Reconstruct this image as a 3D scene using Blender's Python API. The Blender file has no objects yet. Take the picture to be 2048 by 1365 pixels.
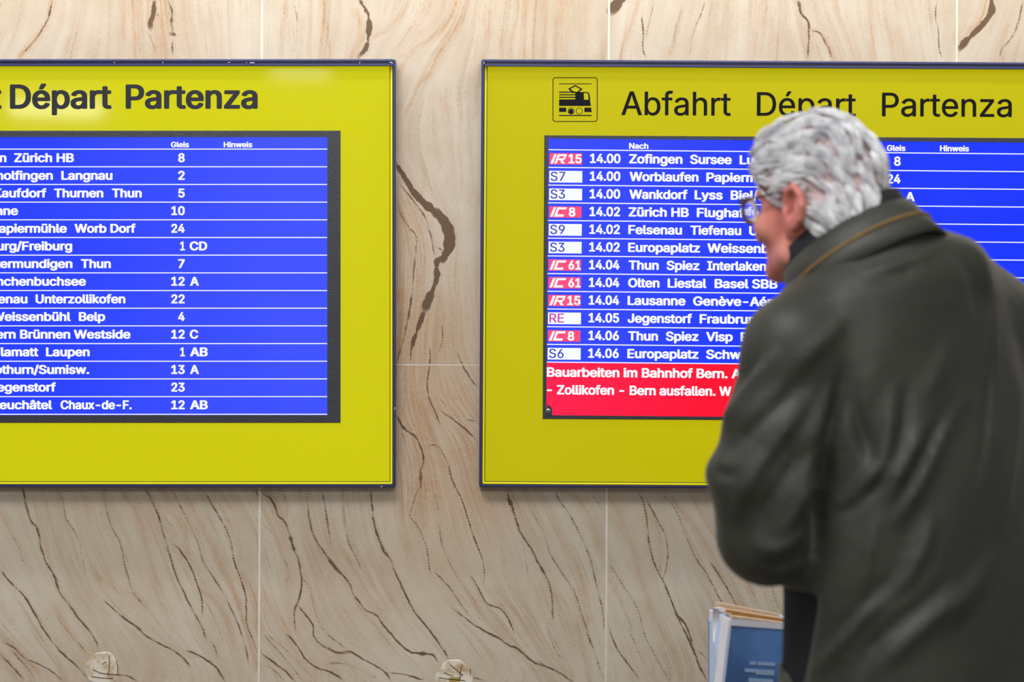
import bpy, bmesh, math, random, os
import numpy as np
from mathutils import Vector, Matrix

random.seed(3)
RNG = np.random.RandomState(7)
SC = bpy.context.scene
COL = SC.collection

# ------------------------------------------------------------------ camera, world, lights, exposure
FPX = 4836.0            # focal length in picture widths of 2048 px (85 mm on 36 mm)
CAMY = -4.896           # wall face is y = 0, board fronts y = -0.06
CAMZ = 1.32
cam_d = bpy.data.cameras.new('camera')
cam_d.sensor_width = 36.0
cam_d.lens = FPX * 36.0 / 2048.0
cam_d.clip_start = 0.1
cam_d.dof.use_dof = True
cam_d.dof.focus_distance = 4.85
cam_d.dof.aperture_fstop = 3.6
cam = bpy.data.objects.new('camera', cam_d)
cam.location = (0, CAMY, CAMZ)
cam.rotation_euler = (math.radians(90), 0, 0)
COL.objects.link(cam)
SC.camera = cam

SC.view_settings.view_transform = 'Standard'
SC.view_settings.look = 'None'
SC.view_settings.gamma = 1.0
SC.view_settings.use_curve_mapping = False
SC.view_settings.exposure = 0.0

world = bpy.data.worlds.new('hall_light')
SC.world = world
world.use_nodes = True
bg = world.node_tree.nodes['Background']
bg.inputs['Color'].default_value = (1.0, 0.985, 0.97, 1)
bg.inputs['Strength'].default_value = 0.33


def area_light(name, loc, target, sx, sy, power, color=(1, 1, 1)):
    d = bpy.data.lights.new(name, 'AREA')
    d.shape = 'RECTANGLE'
    d.size = sx
    d.size_y = sy
    d.energy = power
    d.color = color
    o = bpy.data.objects.new(name, d)
    o.location = loc
    v = Vector(target) - Vector(loc)
    o.rotation_euler = v.to_track_quat('-Z', 'Y').to_euler()
    COL.objects.link(o)
    return o


# lamp strip just above the boards that washes down the wall
area_light('wall_washer', (0.2, -0.31, 2.30), (0.2, -0.08, 1.3), 6.5, 0.06, 23, (1.0, 0.955, 0.91))
# ceiling lighting of the hall, with an added frontal fill
area_light('ceiling_lamp', (0.3, -3.3, 3.8), (0.0, -0.2, 1.2), 3.2, 0.22, 15, (1.0, 0.95, 0.88))
area_light('frontal_fill', (1.2, -11.0, 4.3), (0.0, -0.2, 1.2), 5.0, 0.8, 215, (1.0, 0.965, 0.92))  # added broad fill from the front, lifts the wall below the boards
area_light('ceiling_lamp', (-0.7, -2.5, 3.3), (0.5, -1.4, 1.4), 1.4, 0.7, 48, (0.95, 0.97, 1.0))
# far lamps whose mirror images lie on the left board's glass
area_light('far_lamp', (-3.29, -12.6, 3.0), (-0.92, -0.05, 1.79), 0.66, 0.12, 11, (1.0, 0.98, 0.96))
area_light('far_lamp', (-1.53, -12.6, 3.25), (-0.43, -0.05, 1.86), 0.42, 0.06, 2.2, (1.0, 0.98, 0.96))


# ------------------------------------------------------------------ helpers
def lin(c):
    out = []
    for v in c[:3]:
        v = v / 255.0
        out.append(v / 12.92 if v <= 0.04045 else ((v + 0.055) / 1.055) ** 2.4)
    return (out[0], out[1], out[2], 1.0)


def W(px, py, depth):
    """picture pixel at a distance in front of the camera -> world point (design-time layout only)"""
    return Vector(((px - 1024.0) / FPX * depth, CAMY + depth, CAMZ + (682.5 - py) / FPX * depth))


def PY(px, py, y):
    return W(px, py, y - CAMY)


def link(o, parent=None):
    COL.objects.link(o)
    if parent is not None:
        o.parent = parent
    return o


def mesh_obj(name, verts, faces, mat=None, parent=None, smooth=False):
    me = bpy.data.meshes.new(name)
    me.from_pydata([tuple(v) for v in verts], [], faces)
    me.update()
    if smooth:
        me.polygons.foreach_set('use_smooth', [True] * len(me.polygons))
    if mat is not None:
        me.materials.append(mat)
    o = bpy.data.objects.new(name, me)
    return link(o, parent)


def thing(name, label, cat, loc=(0, 0, 0)):
    o = bpy.data.objects.new(name, None)
    o.empty_display_size = 0.1
    COL.objects.link(o)
    o['label'] = label
    o['category'] = cat
    return o


class MB:
    def __init__(self):
        self.v = []
        self.f = []

    def add(self, vs, fs):
        b = len(self.v)
        self.v += [tuple(p) for p in vs]
        self.f += [tuple(i + b for i in f) for f in fs]

    def box(self, a, b):
        x0, y0, z0 = a
        x1, y1, z1 = b
        self.add([(x0, y0, z0), (x1, y0, z0), (x1, y1, z0), (x0, y1, z0), (x0, y0, z1), (x1, y0, z1), (x1, y1, z1), (x0, y1, z1)],
                 [(0, 3, 2, 1), (4, 5, 6, 7), (0, 1, 5, 4), (1, 2, 6, 5), (2, 3, 7, 6), (3, 0, 4, 7)])

    def hexa(self, front, back):
        """front, back: 4 corner points each"""
        self.add(list(front) + list(back), [(0, 1, 2, 3), (7, 6, 5, 4), (0, 4, 5, 1), (1, 5, 6, 2), (2, 6, 7, 3), (3, 7, 4, 0)])

    def tube(self, pts, radii, n=8, cap=True):
        pts = [Vector(p) for p in pts]
        if not hasattr(radii, '__len__'):
            radii = [radii] * len(pts)
        rings = []
        up = Vector((0, 0, 1))
        for i, p in enumerate(pts):
            t = (pts[min(i + 1, len(pts) - 1)] - pts[max(i - 1, 0)]).normalized()
            a = t.cross(up)
            if a.length < 0.1:
                a = t.cross(Vector((0, 1, 0)))
            a.normalize()
            b = t.cross(a).normalized()
            rings.append([p + (a * math.cos(2 * math.pi * k / n) + b * math.sin(2 * math.pi * k / n)) * radii[i] for k in range(n)])
        vs = [q for r in rings for q in r]
        fs = []
        for i in range(len(pts) - 1):
            for k in range(n):
                fs.append((i * n + k, i * n + (k + 1) % n, (i + 1) * n + (k + 1) % n, (i + 1) * n + k))
        if cap:
            fs.append(tuple(range(n)))
            fs.append(tuple(range((len(pts) - 1) * n, len(pts) * n))[::-1])
        self.add(vs, fs)

    def build(self, name, mat=None, parent=None, smooth=False):
        return mesh_obj(name, self.v, self.f, mat, parent, smooth)


# ------------------------------------------------------------------ materials
def new_mat(name):
    m = bpy.data.materials.new(name)
    m.use_nodes = True
    nt = m.node_tree
    return m, nt, nt.nodes['Principled BSDF']


def N(nt, t, **kw):
    n = nt.nodes.new(t)
    for k, v in kw.items():
        if k in n.inputs.keys():
            n.inputs[k].default_value = v
        else:
            setattr(n, k, v)
    return n


def simple(name, rgb, rough=0.5, var=0.12, scale=30.0, bump=0.0, bscale=300.0, emit=None, estr=0.0, spec=0.5, metal=0.0, coat=0.0, coatr=0.1, sheen=0.0):
    m, nt, b = new_mat(name)
    c = lin(rgb)
    tc = N(nt, 'ShaderNodeTexCoord')
    nz = N(nt, 'ShaderNodeTexNoise', Scale=scale, Detail=4.0)
    nt.links.new(tc.outputs['Object'], nz.inputs['Vector'])
    rp = N(nt, 'ShaderNodeValToRGB')
    rp.color_ramp.elements[0].position = 0.3
    rp.color_ramp.elements[1].position = 0.7
    rp.color_ramp.elements[0].color = (c[0] * (1 - var), c[1] * (1 - var), c[2] * (1 - var), 1)
    rp.color_ramp.elements[1].color = (min(1, c[0] * (1 + var)), min(1, c[1] * (1 + var)), min(1, c[2] * (1 + var)), 1)
    nt.links.new(nz.outputs['Fac'], rp.inputs['Fac'])
    nt.links.new(rp.outputs['Color'], b.inputs['Base Color'])
    b.inputs['Roughness'].default_value = rough
    b.inputs['Specular IOR Level'].default_value = spec
    b.inputs['Metallic'].default_value = metal
    b.inputs['Coat Weight'].default_value = coat
    b.inputs['Coat Roughness'].default_value = coatr
    b.inputs['Sheen Weight'].default_value = sheen
    if bump:
        n2 = N(nt, 'ShaderNodeTexNoise', Scale=bscale, Detail=3.0)
        nt.links.new(tc.outputs['Object'], n2.inputs['Vector'])
        bp = N(nt, 'ShaderNodeBump', Strength=bump, Distance=0.001)
        nt.links.new(n2.outputs['Fac'], bp.inputs['Height'])
        nt.links.new(bp.outputs['Normal'], b.inputs['Normal'])
    if emit is not None:
        b.inputs['Emission Color'].default_value = lin(emit)
        b.inputs['Emission Strength'].default_value = estr
    return m


def stone_mat():
    m, nt, b = new_mat('veined_sandstone')
    L = nt.links.new
    tc = N(nt, 'ShaderNodeTexCoord')
    at = N(nt, 'ShaderNodeAttribute')
    at.attribute_name = 'vein'
    sep = N(nt, 'ShaderNodeSeparateColor')
    L(at.outputs['Color'], sep.inputs['Color'])
    # broad mottling of the stone
    n1 = N(nt, 'ShaderNodeTexNoise', Scale=3.2, Detail=7.0, Roughness=0.62)
    L(tc.outputs['Object'], n1.inputs['Vector'])
    base = N(nt, 'ShaderNodeValToRGB')
    e = base.color_ramp.elements
    e[0].position = 0.32
    e[0].color = lin((190, 174, 151))
    e[1].position = 0.68
    e[1].color = lin((208, 199, 183))
    L(n1.outputs['Fac'], base.inputs['Fac'])
    # fine grain
    n2 = N(nt, 'ShaderNodeTexNoise', Scale=520.0, Detail=3.0, Roughness=0.7)
    L(tc.outputs['Object'], n2.inputs['Vector'])
    g = N(nt, 'ShaderNodeMapRange')
    g.inputs['To Min'].default_value = 0.78
    g.inputs['To Max'].default_value = 1.2
    L(n2.outputs['Fac'], g.inputs['Value'])
    gm = N(nt, 'ShaderNodeMixRGB', blend_type='MULTIPLY')
    gm.inputs['Fac'].default_value = 1.0
    L(base.outputs['Color'], gm.inputs['Color1'])
    L(g.outputs['Result'], gm.inputs['Color2'])
    # tan bands (G) and fine bedding streaks (B)
    band = N(nt, 'ShaderNodeMixRGB', blend_type='MIX')
    band.inputs['Color2'].default_value = lin((182, 140, 98))
    bf = N(nt, 'ShaderNodeMath', operation='MULTIPLY')
    bf.inputs[1].default_value = 0.72
    L(sep.outputs['Green'], bf.inputs[0])
    L(bf.outputs[0], band.inputs['Fac'])
    L(gm.outputs['Color'], band.inputs['Color1'])
    st = N(nt, 'ShaderNodeMixRGB', blend_type='MIX')
    st.inputs['Color2'].default_value = lin((160, 126, 94))
    sf = N(nt, 'ShaderNodeMath', operation='MULTIPLY')
    sf.inputs[1].default_value = 0.6
    L(sep.outputs['Blue'], sf.inputs[0])
    L(sf.outputs[0], st.inputs['Fac'])
    L(band.outputs['Color'], st.inputs['Color1'])
    # dark iron veins (R): the edge is broken up with noise
    n3 = N(nt, 'ShaderNodeTexNoise', Scale=210.0, Detail=4.0, Roughness=0.7)
    L(tc.outputs['Object'], n3.inputs['Vector'])
    ns = N(nt, 'ShaderNodeMath', operation='MULTIPLY_ADD')
    ns.inputs[1].default_value = 0.6
    ns.inputs[2].default_value = -0.30
    L(n3.outputs['Fac'], ns.inputs[0])
    ad = N(nt, 'ShaderNodeMath', operation='ADD')
    L(sep.outputs['Red'], ad.inputs[0])
    L(ns.outputs[0], ad.inputs[1])
    mr = N(nt, 'ShaderNodeMapRange', interpolation_type='SMOOTHSTEP')
    mr.inputs['From Min'].default_value = 0.18
    mr.inputs['From Max'].default_value = 0.78
    L(ad.outputs[0], mr.inputs['Value'])
    gate = N(nt, 'ShaderNodeMapRange')
    gate.inputs['From Min'].default_value = 0.02
    gate.inputs['From Max'].default_value = 0.2
    L(sep.outputs['Red'], gate.inputs['Value'])
    mg = N(nt, 'ShaderNodeMath', operation='MULTIPLY')
    L(mr.outputs['Result'], mg.inputs[0])
    L(gate.outputs['Result'], mg.inputs[1])
    mg2 = N(nt, 'ShaderNodeMath', operation='MULTIPLY')
    mg2.inputs[1].default_value = 0.92
    L(mg.outputs[0], mg2.inputs[0])
    vn = N(nt, 'ShaderNodeMixRGB', blend_type='MIX')
    vn.inputs['Color2'].default_value = lin((92, 68, 48))
    L(mg2.outputs[0], vn.inputs['Fac'])
    L(st.outputs['Color'], vn.inputs['Color1'])
    L(vn.outputs['Color'], b.inputs['Base Color'])
    b.inputs['Roughness'].default_value = 0.62
    b.inputs['Specular IOR Level'].default_value = 0.25
    # relief: pits and rough dressing
    vo = N(nt, 'ShaderNodeTexVoronoi', Scale=75.0)
    L(tc.outputs['Object'], vo.inputs['Vector'])
    pit = N(nt, 'ShaderNodeMapRange')
    pit.inputs['From Min'].default_value = 0.0
    pit.inputs['From Max'].default_value = 0.09
    L(vo.outputs['Distance'], pit.inputs['Value'])
    n4 = N(nt, 'ShaderNodeTexNoise', Scale=260.0, Detail=5.0, Roughness=0.65)
    L(tc.outputs['Object'], n4.inputs['Vector'])
    hs = N(nt, 'ShaderNodeMath', operation='MULTIPLY_ADD')
    hs.inputs[1].default_value = 0.45
    L(pit.outputs['Result'], hs.inputs[0])
    L(n4.outputs['Fac'], hs.inputs[2])
    bp = N(nt, 'ShaderNodeBump', Strength=0.32, Distance=0.0016)
    L(hs.outputs[0], bp.inputs['Height'])
    L(bp.outputs['Normal'], b.inputs['Normal'])
    return m


M = {}
M['stone'] = stone_mat()
M['grout'] = simple('pale_grout', (226, 216, 203), 0.8, 0.06, 60, 0.3, 400)
M['plug'] = None
M['navy'] = simple('navy_painted_metal', (33, 40, 92), 0.38, 0.08, 40, 0.15, 500, spec=0.5)
M['navy_dark'] = simple('dark_navy_groove', (18, 21, 46), 0.5, 0.1, 40)
M['black'] = simple('black_gap', (6, 6, 10), 0.7, 0.1, 40)
M['bezel'] = simple('textured_black_plastic', (38, 42, 54), 0.42, 0.15, 60, 0.9, 420)
M['letter_glare_grey'] = simple('glare_greyed_lettering', (36, 39, 46), 0.5, 0.05, 20, spec=0.2)  # left board's letters: glare over them put into the grey
M['letter_black'] = simple('black_lettering', (7, 6, 14), 0.6, 0.05, 20, spec=0.15)
M['floor'] = simple('polished_floor', (120, 112, 102), 0.35, 0.12, 6)
M['steel'] = simple('screw_steel', (176, 186, 170), 0.3, 0.05, 40, metal=0.8)
M['scuff'] = simple('bare_metal_scuff', (205, 210, 225), 0.4, 0.1, 40)


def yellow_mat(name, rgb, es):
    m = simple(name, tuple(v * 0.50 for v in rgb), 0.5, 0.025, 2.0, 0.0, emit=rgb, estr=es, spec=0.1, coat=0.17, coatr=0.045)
    nt = m.node_tree
    b = nt.nodes['Principled BSDF']
    # faint orange-peel of the glass sheet
    tc = N(nt, 'ShaderNodeTexCoord')
    n2 = N(nt, 'ShaderNodeTexNoise', Scale=260.0, Detail=2.0)
    nt.links.new(tc.outputs['Object'], n2.inputs['Vector'])
    bp = N(nt, 'ShaderNodeBump', Strength=0.05, Distance=0.001)
    nt.links.new(n2.outputs['Fac'], bp.inputs['Height'])
    nt.links.new(bp.outputs['Normal'], b.inputs['Normal'])
    return m


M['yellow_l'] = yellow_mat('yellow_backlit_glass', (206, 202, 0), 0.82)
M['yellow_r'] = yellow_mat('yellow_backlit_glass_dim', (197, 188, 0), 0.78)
M['yellow_rim'] = simple('bright_yellow_edge', (235, 222, 0), 0.35, 0.04, 20, emit=(235, 222, 0), estr=0.35)
M['green_line'] = simple('greenish_bevel', (140, 142, 20), 0.4, 0.04, 20)


def screen_mat(name, ca, cb, x0, x1):
    """lit display: emission drifts slightly between two corners of the panel (viewing-angle shift put into its colour)"""
    m, nt, b = new_mat(name)
    tc = N(nt, 'ShaderNodeTexCoord')
    sp = N(nt, 'ShaderNodeSeparateXYZ')
    nt.links.new(tc.outputs['Object'], sp.inputs[0])
    mr = N(nt, 'ShaderNodeMapRange')
    mr.inputs['From Min'].default_value = x0
    mr.inputs['From Max'].default_value = x1
    nt.links.new(sp.outputs['X'], mr.inputs['Value'])
    nz = N(nt, 'ShaderNodeTexNoise', Scale=5.0, Detail=2.0)
    nt.links.new(tc.outputs['Object'], nz.inputs['Vector'])
    ad = N(nt, 'ShaderNodeMath', operation='MULTIPLY_ADD')
    ad.inputs[1].default_value = 0.5
    ad.inputs[2].default_value = -0.25
    nt.links.new(nz.outputs['Fac'], ad.inputs[0])
    a2 = N(nt, 'ShaderNodeMath', operation='ADD', use_clamp=True)
    nt.links.new(ad.outputs[0], a2.inputs[0])
    nt.links.new(mr.outputs['Result'], a2.inputs[1])
    mx = N(nt, 'ShaderNodeMixRGB')
    mx.inputs['Color1'].default_value = lin(ca)
    mx.inputs['Color2'].default_value = lin(cb)
    nt.links.new(a2.outputs[0], mx.inputs['Fac'])
    nt.links.new(mx.outputs['Color'], b.inputs['Emission Color'])
    b.inputs['Emission Strength'].default_value = 1.0
    b.inputs['Base Color'].default_value = (0.004, 0.004, 0.006, 1)
    b.inputs['Roughness'].default_value = 0.35
    b.inputs['Specular IOR Level'].default_value = 0.12
    return m


def glow(name, rgb, s=1.0):
    m, nt, b = new_mat(name)
    b.inputs['Base Color'].default_value = (0.01, 0.01, 0.01, 1)
    b.inputs['Emission Color'].default_value = lin(rgb)
    b.inputs['Emission Strength'].default_value = s
    b.inputs['Roughness'].default_value = 0.4
    b.inputs['Specular IOR Level'].default_value = 0.2
    tc = N(nt, 'ShaderNodeTexCoord')
    return m


M['scr_l'] = screen_mat('blue_display_left', (34, 62, 255), (60, 80, 255), -0.95, -0.45)
M['scr_r'] = screen_mat('blue_display_right', (48, 70, 255), (6, 50, 255), 0.1, 0.6)
M['red'] = screen_mat('red_notice', (255, 28, 78), (255, 6, 42), 0.05, 0.45)
M['white'] = glow('lit_white_lettering', (248, 249, 255), 1.0)
M['badge_red'] = glow('lit_red_badge', (255, 70, 122), 1.0)
M['badge_white'] = glow('lit_white_badge', (246, 249, 255), 1.0)
M['ink_blue'] = glow('lit_blue_lettering', (14, 40, 185), 1.0)
M['ink_mag'] = glow('lit_magenta_lettering', (205, 30, 165), 1.0)

# ------------------------------------------------------------------ the stone wall: vein map
S5 = lambda p: [(x / 2.926, 930 + y / 2.926) for x, y in p]
S6 = lambda p: [(650 + x / 2.56, 930 + y / 2.56) for x, y in p]
S4 = lambda p: [(780 + x / 2.005, 300 + y / 2.005) for x, y in p]
S2 = lambda p: [(500 + x / 2.56, y / 2.56) for x, y in p]
S1 = lambda p: [(x / 2.56, y / 2.56) for x, y in p]
S3 = lambda p: [(1200 + x / 2.415, y / 2.415) for x, y in p]
# (polyline, width start, width end, strength, kind) kind 0 dark vein, 1 tan band
V = []


def vd(p, w0, w1=None, s=1.0):
    V.append((p, w0, w0 if w1 is None else w1, s, 0))


def vt(p, w0, w1=None, s=0.6):
    V.append((p, w0, w0 if w1 is None else w1, s, 1))


vd(S5([(135, 140), (150, 220), (175, 320), (215, 375), (240, 480), (270, 570), (320, 660), (345, 740), (400, 815), (460, 900), (520, 970), (570, 1050), (565, 1100)]), 4.5, 3.2)
vd(S5([(170, 165), (205, 240), (220, 340), (215, 375)]), 2.2, 2.2, .6)
vd(S5([(340, 140), (370, 220), (385, 310), (430, 380), (465, 460), (485, 570), (515, 665)]), 2.4, 1.6, .8)
vd(S5([(385, 140), (370, 200)]), 2, 2, .8)
vt(S5([(490, 150), (515, 250), (525, 350), (550, 450), (600, 560), (660, 690), (715, 760)]), 9, 6, .6)
vd(S5([(600, 140), (620, 250), (645, 340), (665, 390), (700, 450), (720, 540), (745, 640), (775, 740), (850, 840)]), 2.4, 2, .8)
vd(S5([(650, 380), (720, 500), (760, 620)]), 1.6, 1.2, .6)
vd(S5([(850, 140), (900, 230), (935, 330), (960, 420), (990, 520), (1030, 650), (1080, 760), (1130, 860), (1180, 950), (1215, 1040)]), 4, 2)
vd(S5([(1215, 1020), (1250, 1060), (1285, 1150)]), 1.8, 1.5, .8)
vd(S5([(1000, 140), (1050, 230), (1110, 350), (1160, 460), (1190, 570), (1240, 650), (1300, 740), (1350, 840), (1400, 950), (1440, 1080), (1460, 1180)]), 3, 3, .7)
vt(S5([(1080, 150), (1150, 290), (1220, 430), (1300, 590), (1370, 730), (1420, 880), (1470, 1050), (1500, 1200)]), 11, 9, .8)
vd(S5([(1190, 140), (1250, 250), (1320, 370), (1355, 480), (1370, 570), (1405, 660), (1440, 780), (1445, 930), (1480, 1030), (1510, 1110)]), 3, 3, .9)
vt(S5([(1270, 150), (1340, 230), (1385, 320), (1400, 430), (1410, 560)]), 14, 9, .7)
vd(S5([(1380, 160), (1440, 250), (1480, 350), (1505, 440), (1510, 600)]), 1.8, 1.5, .6)
vt(S5([(1410, 650), (1470, 720), (1500, 800), (1510, 1000)]), 13, 12, .8)
vd(S5([(0, 620), (60, 690), (140, 770), (190, 850), (240, 940), (300, 1030), (370, 1110), (440, 1170), (510, 1250)]), 4, 3, .95)
vd(S5([(310, 620), (340, 680), (370, 700), (385, 760), (440, 790)]), 2.5, 2, .5)
vd(S5([(600, 790), (680, 860), (740, 910), (800, 950), (860, 1005), (930, 1045), (1010, 1085), (1080, 1140), (1120, 1190)]), 4, 3)
vd(S5([(1085, 1085), (1150, 1110), (1220, 1150), (1270, 1195), (1315, 1270)]), 3.5, 4)
vd(S5([(320, 860), (370, 940), (430, 1010), (490, 1080), (520, 1130)]), 2.5, 2.5, .6)
vt(S5([(330, 840), (390, 960), (460, 1050), (520, 1130)]), 12, 16, .6)
vd(S5([(0, 1030), (80, 1070), (140, 1130), (220, 1165), (300, 1210), (370, 1270)]), 2.5, 3, .9)
vt(S5([(0, 1000), (90, 1080), (160, 1150), (260, 1230)]), 12, 16, .6)
vd(S5([(0, 1110), (60, 1170), (150, 1270)]), 3.2, 3)
vd(S5([(60, 1080), (150, 1180), (220, 1270)]), 2, 2, .8)
vd(S5([(0, 300), (60, 400), (110, 480), (140, 570), (200, 660)]), 1.8, 1.3, .7)
vd(S5([(10, 380), (90, 500), (150, 600)]), 1.5, 1.2, .6)
vt(S5([(0, 260), (60, 380), (130, 520), (190, 650)]), 8, 5, .5)
vd(S5([(940, 290), (1000, 350), (1045, 430), (1065, 510)]), 2, 2, .5)
vt(S5([(930, 240), (1020, 300), (1080, 380), (1095, 520)]), 9, 8, .7)
vd(S5([(1000, 450), (1060, 510), (1110, 590), (1150, 690), (1180, 780), (1185, 890)]), 3, 3)
vt(S5([(1180, 740), (1250, 790), (1320, 900), (1370, 1080)]), 5, 5, .7)
vd(S5([(1190, 790), (1240, 870), (1290, 990), (1320, 1060)]), 1.8, 1.4, .6)
vt(S5([(545, 590), (600, 680), (700, 740), (780, 760), (850, 840)]), 8, 10, .6)
vd(S5([(545, 590), (590, 680), (600, 730)]), 2, 1.4, .6)
vd(S5([(560, 1210), (620, 1235), (690, 1230), (750, 1240), (810, 1273)]), 2.6, 3, 1)
vt(S5([(240, 250), (260, 420), (300, 600)]), 10, 8, .35)
vt(S5([(810, 250), (850, 430), (880, 600), (930, 760)]), 8, 6, .4)
vt(S5([(700, 170), (800, 280), (830, 420), (900, 600)]), 4, 4, .4)
# middle tile, below
vd(S5([(1492, 140), (1515, 190)]), 5, 5)
vd(S5([(1530, 160), (1590, 210), (1625, 290), (1670, 340), (1695, 410), (1710, 470), (1745, 560), (1760, 640), (1765, 720), (1745, 800), (1720, 870), (1735, 1000)]), 5.5, 3)
vd(S5([(1560, 140), (1585, 180), (1580, 200)]), 2.5, 2.5)
vt(S5([(1590, 300), (1640, 420), (1690, 560), (1720, 700)]), 14, 18, .6)
vd(S5([(1745, 825), (1790, 880), (1830, 940), (1835, 1000), (1880, 1055), (1970, 1100), (2048, 1105)]), 3.6, 3)
vd(S5([(1650, 150), (1680, 240), (1680, 320)]), 1.8, 1.6, .7)
vd(S5([(1535, 330), (1600, 420), (1640, 520), (1685, 600), (1680, 680), (1645, 740)]), 2.2, 1.6, .6)
vd(S5([(1800, 140), (1805, 280), (1830, 400), (1880, 490), (1940, 570), (2000, 640), (2048, 695)]), 1.8, 4, .9)
vd(S5([(1880, 140), (1905, 260), (1930, 420), (1935, 500)]), 2.6, 1.8, .9)
vd(S5([(1760, 650), (1810, 720), (1840, 850), (1880, 950), (1960, 1030), (2010, 1070)]), 1.8, 1.6, .7)
vd(S5([(1530, 980), (1600, 1060), (1700, 1170), (1770, 1273)]), 1.8, 2, .7)
vd(S5([(1670, 980), (1730, 1050), (1790, 1140), (1860, 1190), (1950, 1220), (2020, 1270)]), 3, 3.5)
vd(S5([(1525, 1100), (1590, 1150), (1660, 1200), (1730, 1273)]), 3.2, 3.5)
vd(S5([(1560, 990), (1700, 1110), (1850, 1270)]), 1.5, 1.5, .6)
vd(S5([(1860, 1190), (1950, 1160), (2048, 1170)]), 2, 1.5, .7)
vd(S5([(1530, 1170), (1600, 1200), (1670, 1273)]), 2.2, 2.2, .8)
vt(S5([(1540, 760), (1600, 860), (1680, 960), (1700, 1040)]), 12, 14, .6)
vt(S5([(1900, 300), (1960, 470), (2040, 560)]), 14, 14, .4)
vd(S6([(0, 470), (60, 540), (120, 600), (150, 670), (210, 745), (260, 770), (330, 860), (420, 950), (480, 965), (550, 975), (575, 1010)]), 3.5, 4.5)
vd(S6([(235, 120), (240, 220), (260, 330), (300, 440), (340, 490), (350, 530), (400, 640), (450, 740), (525, 835), (590, 930), (635, 1000)]), 4, 3.5)
vd(S6([(95, 120), (100, 280), (120, 400), (160, 480), (200, 570)]), 2.4, 1.8, .85)
vd(S6([(0, 250), (25, 380)]), 2.2, 1.5, .8)
vd(S6([(480, 0), (495, 80), (465, 160), (435, 260), (470, 310), (500, 370), (520, 430), (530, 500), (540, 570)]), 3, 2.2, .95)
vt(S6([(525, 150), (525, 260), (495, 340)]), 7, 7, .6)
vt(S6([(390, 160), (385, 300), (420, 420)]), 12, 14, .5)
vd(S6([(555, 120), (580, 240), (590, 370), (620, 470), (680, 580), (740, 660), (790, 740)]), 2.2, 1.8, .7)
vt(S6([(730, 650), (790, 740)]), 9, 9, .6)
vd(S6([(550, 540), (620, 610), (680, 690), (740, 780)]), 2.2, 1.8, .8)
vd(S6([(630, 0), (655, 90), (700, 180), (730, 270), (760, 370), (800, 470), (815, 560), (810, 620)]), 2.6, 2, .9)
vd(S6([(755, 280), (790, 380)]), 1.8, 1.4, .7)
vd(S6([(680, 250), (690, 380), (740, 480), (780, 560)]), 1.5, 1.3, .5)
vd(S6([(740, 560), (790, 640), (830, 710), (900, 740), (945, 800), (975, 890)]), 2.5, 2.2, .9)
vd(S6([(640, 730), (700, 770), (780, 830), (880, 885), (940, 925), (990, 945), (1050, 1000), (1100, 1025), (1190, 1060), (1265, 1114)]), 2.5, 5)
vd(S6([(1085, 985), (1110, 1020), (1190, 1055)]), 3, 2, .8)
vd(S6([(930, 120), (950, 190), (975, 270), (1000, 350), (1050, 420), (1095, 510), (1130, 570), (1155, 640), (1165, 720), (1170, 800)]), 5.5, 2.2)
vd(S6([(905, 130), (935, 190), (960, 250)]), 2, 1.6, .7)
vd(S6([(1005, 370), (1025, 470), (1040, 570), (1060, 640)]), 1.6, 1.2, .6)
vd(S6([(1010, 140), (1060, 240), (1120, 350), (1150, 450), (1210, 550), (1270, 640), (1310, 750), (1340, 860), (1370, 950)]), 2.6, 3, .7)
vt(S6([(1090, 130), (1150, 240), (1210, 370), (1290, 520), (1320, 640), (1350, 800)]), 10, 10, .8)
vd(S6([(1175, 120), (1200, 180), (1260, 270), (1320, 390), (1360, 490), (1390, 620), (1420, 740), (1430, 860)]), 2.6, 2, .85)
vt(S6([(1230, 130), (1320, 200), (1380, 330), (1415, 450)]), 13, 11, .7)
vd(S6([(1350, 130), (1400, 200), (1430, 260)]), 1.8, 1.4, .7)
vt(S6([(1180, 660), (1240, 720), (1290, 850), (1330, 1000), (1350, 1100)]), 4, 4, .7)
vd(S6([(1130, 820), (1180, 950), (1240, 1030)]), 1.8, 1.4, .7)
vd(S6([(1310, 750), (1360, 900), (1410, 1050), (1430, 1114)]), 2, 2, .7)
vt(S6([(820, 220), (890, 330), (920, 500)]), 7, 6, .5)
vt(S6([(960, 730), (1080, 860), (1180, 1000), (1250, 1080)]), 8, 10, .4)
# tile to the right of the second joint
vd(S6([(1600, 130), (1640, 230), (1660, 400), (1690, 520), (1730, 590), (1770, 690), (1810, 790), (1850, 870), (1890, 960), (1920, 1040), (1960, 1114)]), 2.6, 4)
vd(S6([(1640, 170), (1700, 280), (1740, 360), (1755, 440), (1750, 520), (1730, 590)]), 3.2, 2.5, .9)
vt(S6([(1650, 220), (1700, 330), (1720, 450), (1715, 540)]), 7, 6, .8)
vd(S6([(1735, 150), (1800, 240), (1850, 370), (1900, 480), (1960, 570), (2048, 740)]), 2.2, 2, .8)
vt(S6([(1780, 180), (1900, 330), (1990, 480), (2048, 610), (2150, 800), (2250, 990)]), 8, 8, .8)
vt(S6([(1870, 150), (1970, 330), (2048, 420), (2200, 660)]), 5, 6, .7)
vd(S6([(1960, 480), (2048, 620), (2180, 850), (2300, 1100)]), 2.4, 2.2, .9)
vd(S6([(1445, 555), (1470, 620), (1520, 720), (1580, 860)]), 2.2, 1.4, .7)
vd(S6([(1450, 500), (1520, 610), (1600, 740), (1640, 880), (1700, 1000), (1770, 1114)]), 1.8, 1.8, .75)
vd(S6([(1450, 830), (1500, 950), (1560, 1030), (1620, 1114)]), 3, 2.4, .95)
vt(S6([(1500, 300), (1570, 430), (1620, 600), (1680, 780), (1760, 930), (1830, 1100)]), 7, 8, .7)
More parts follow.
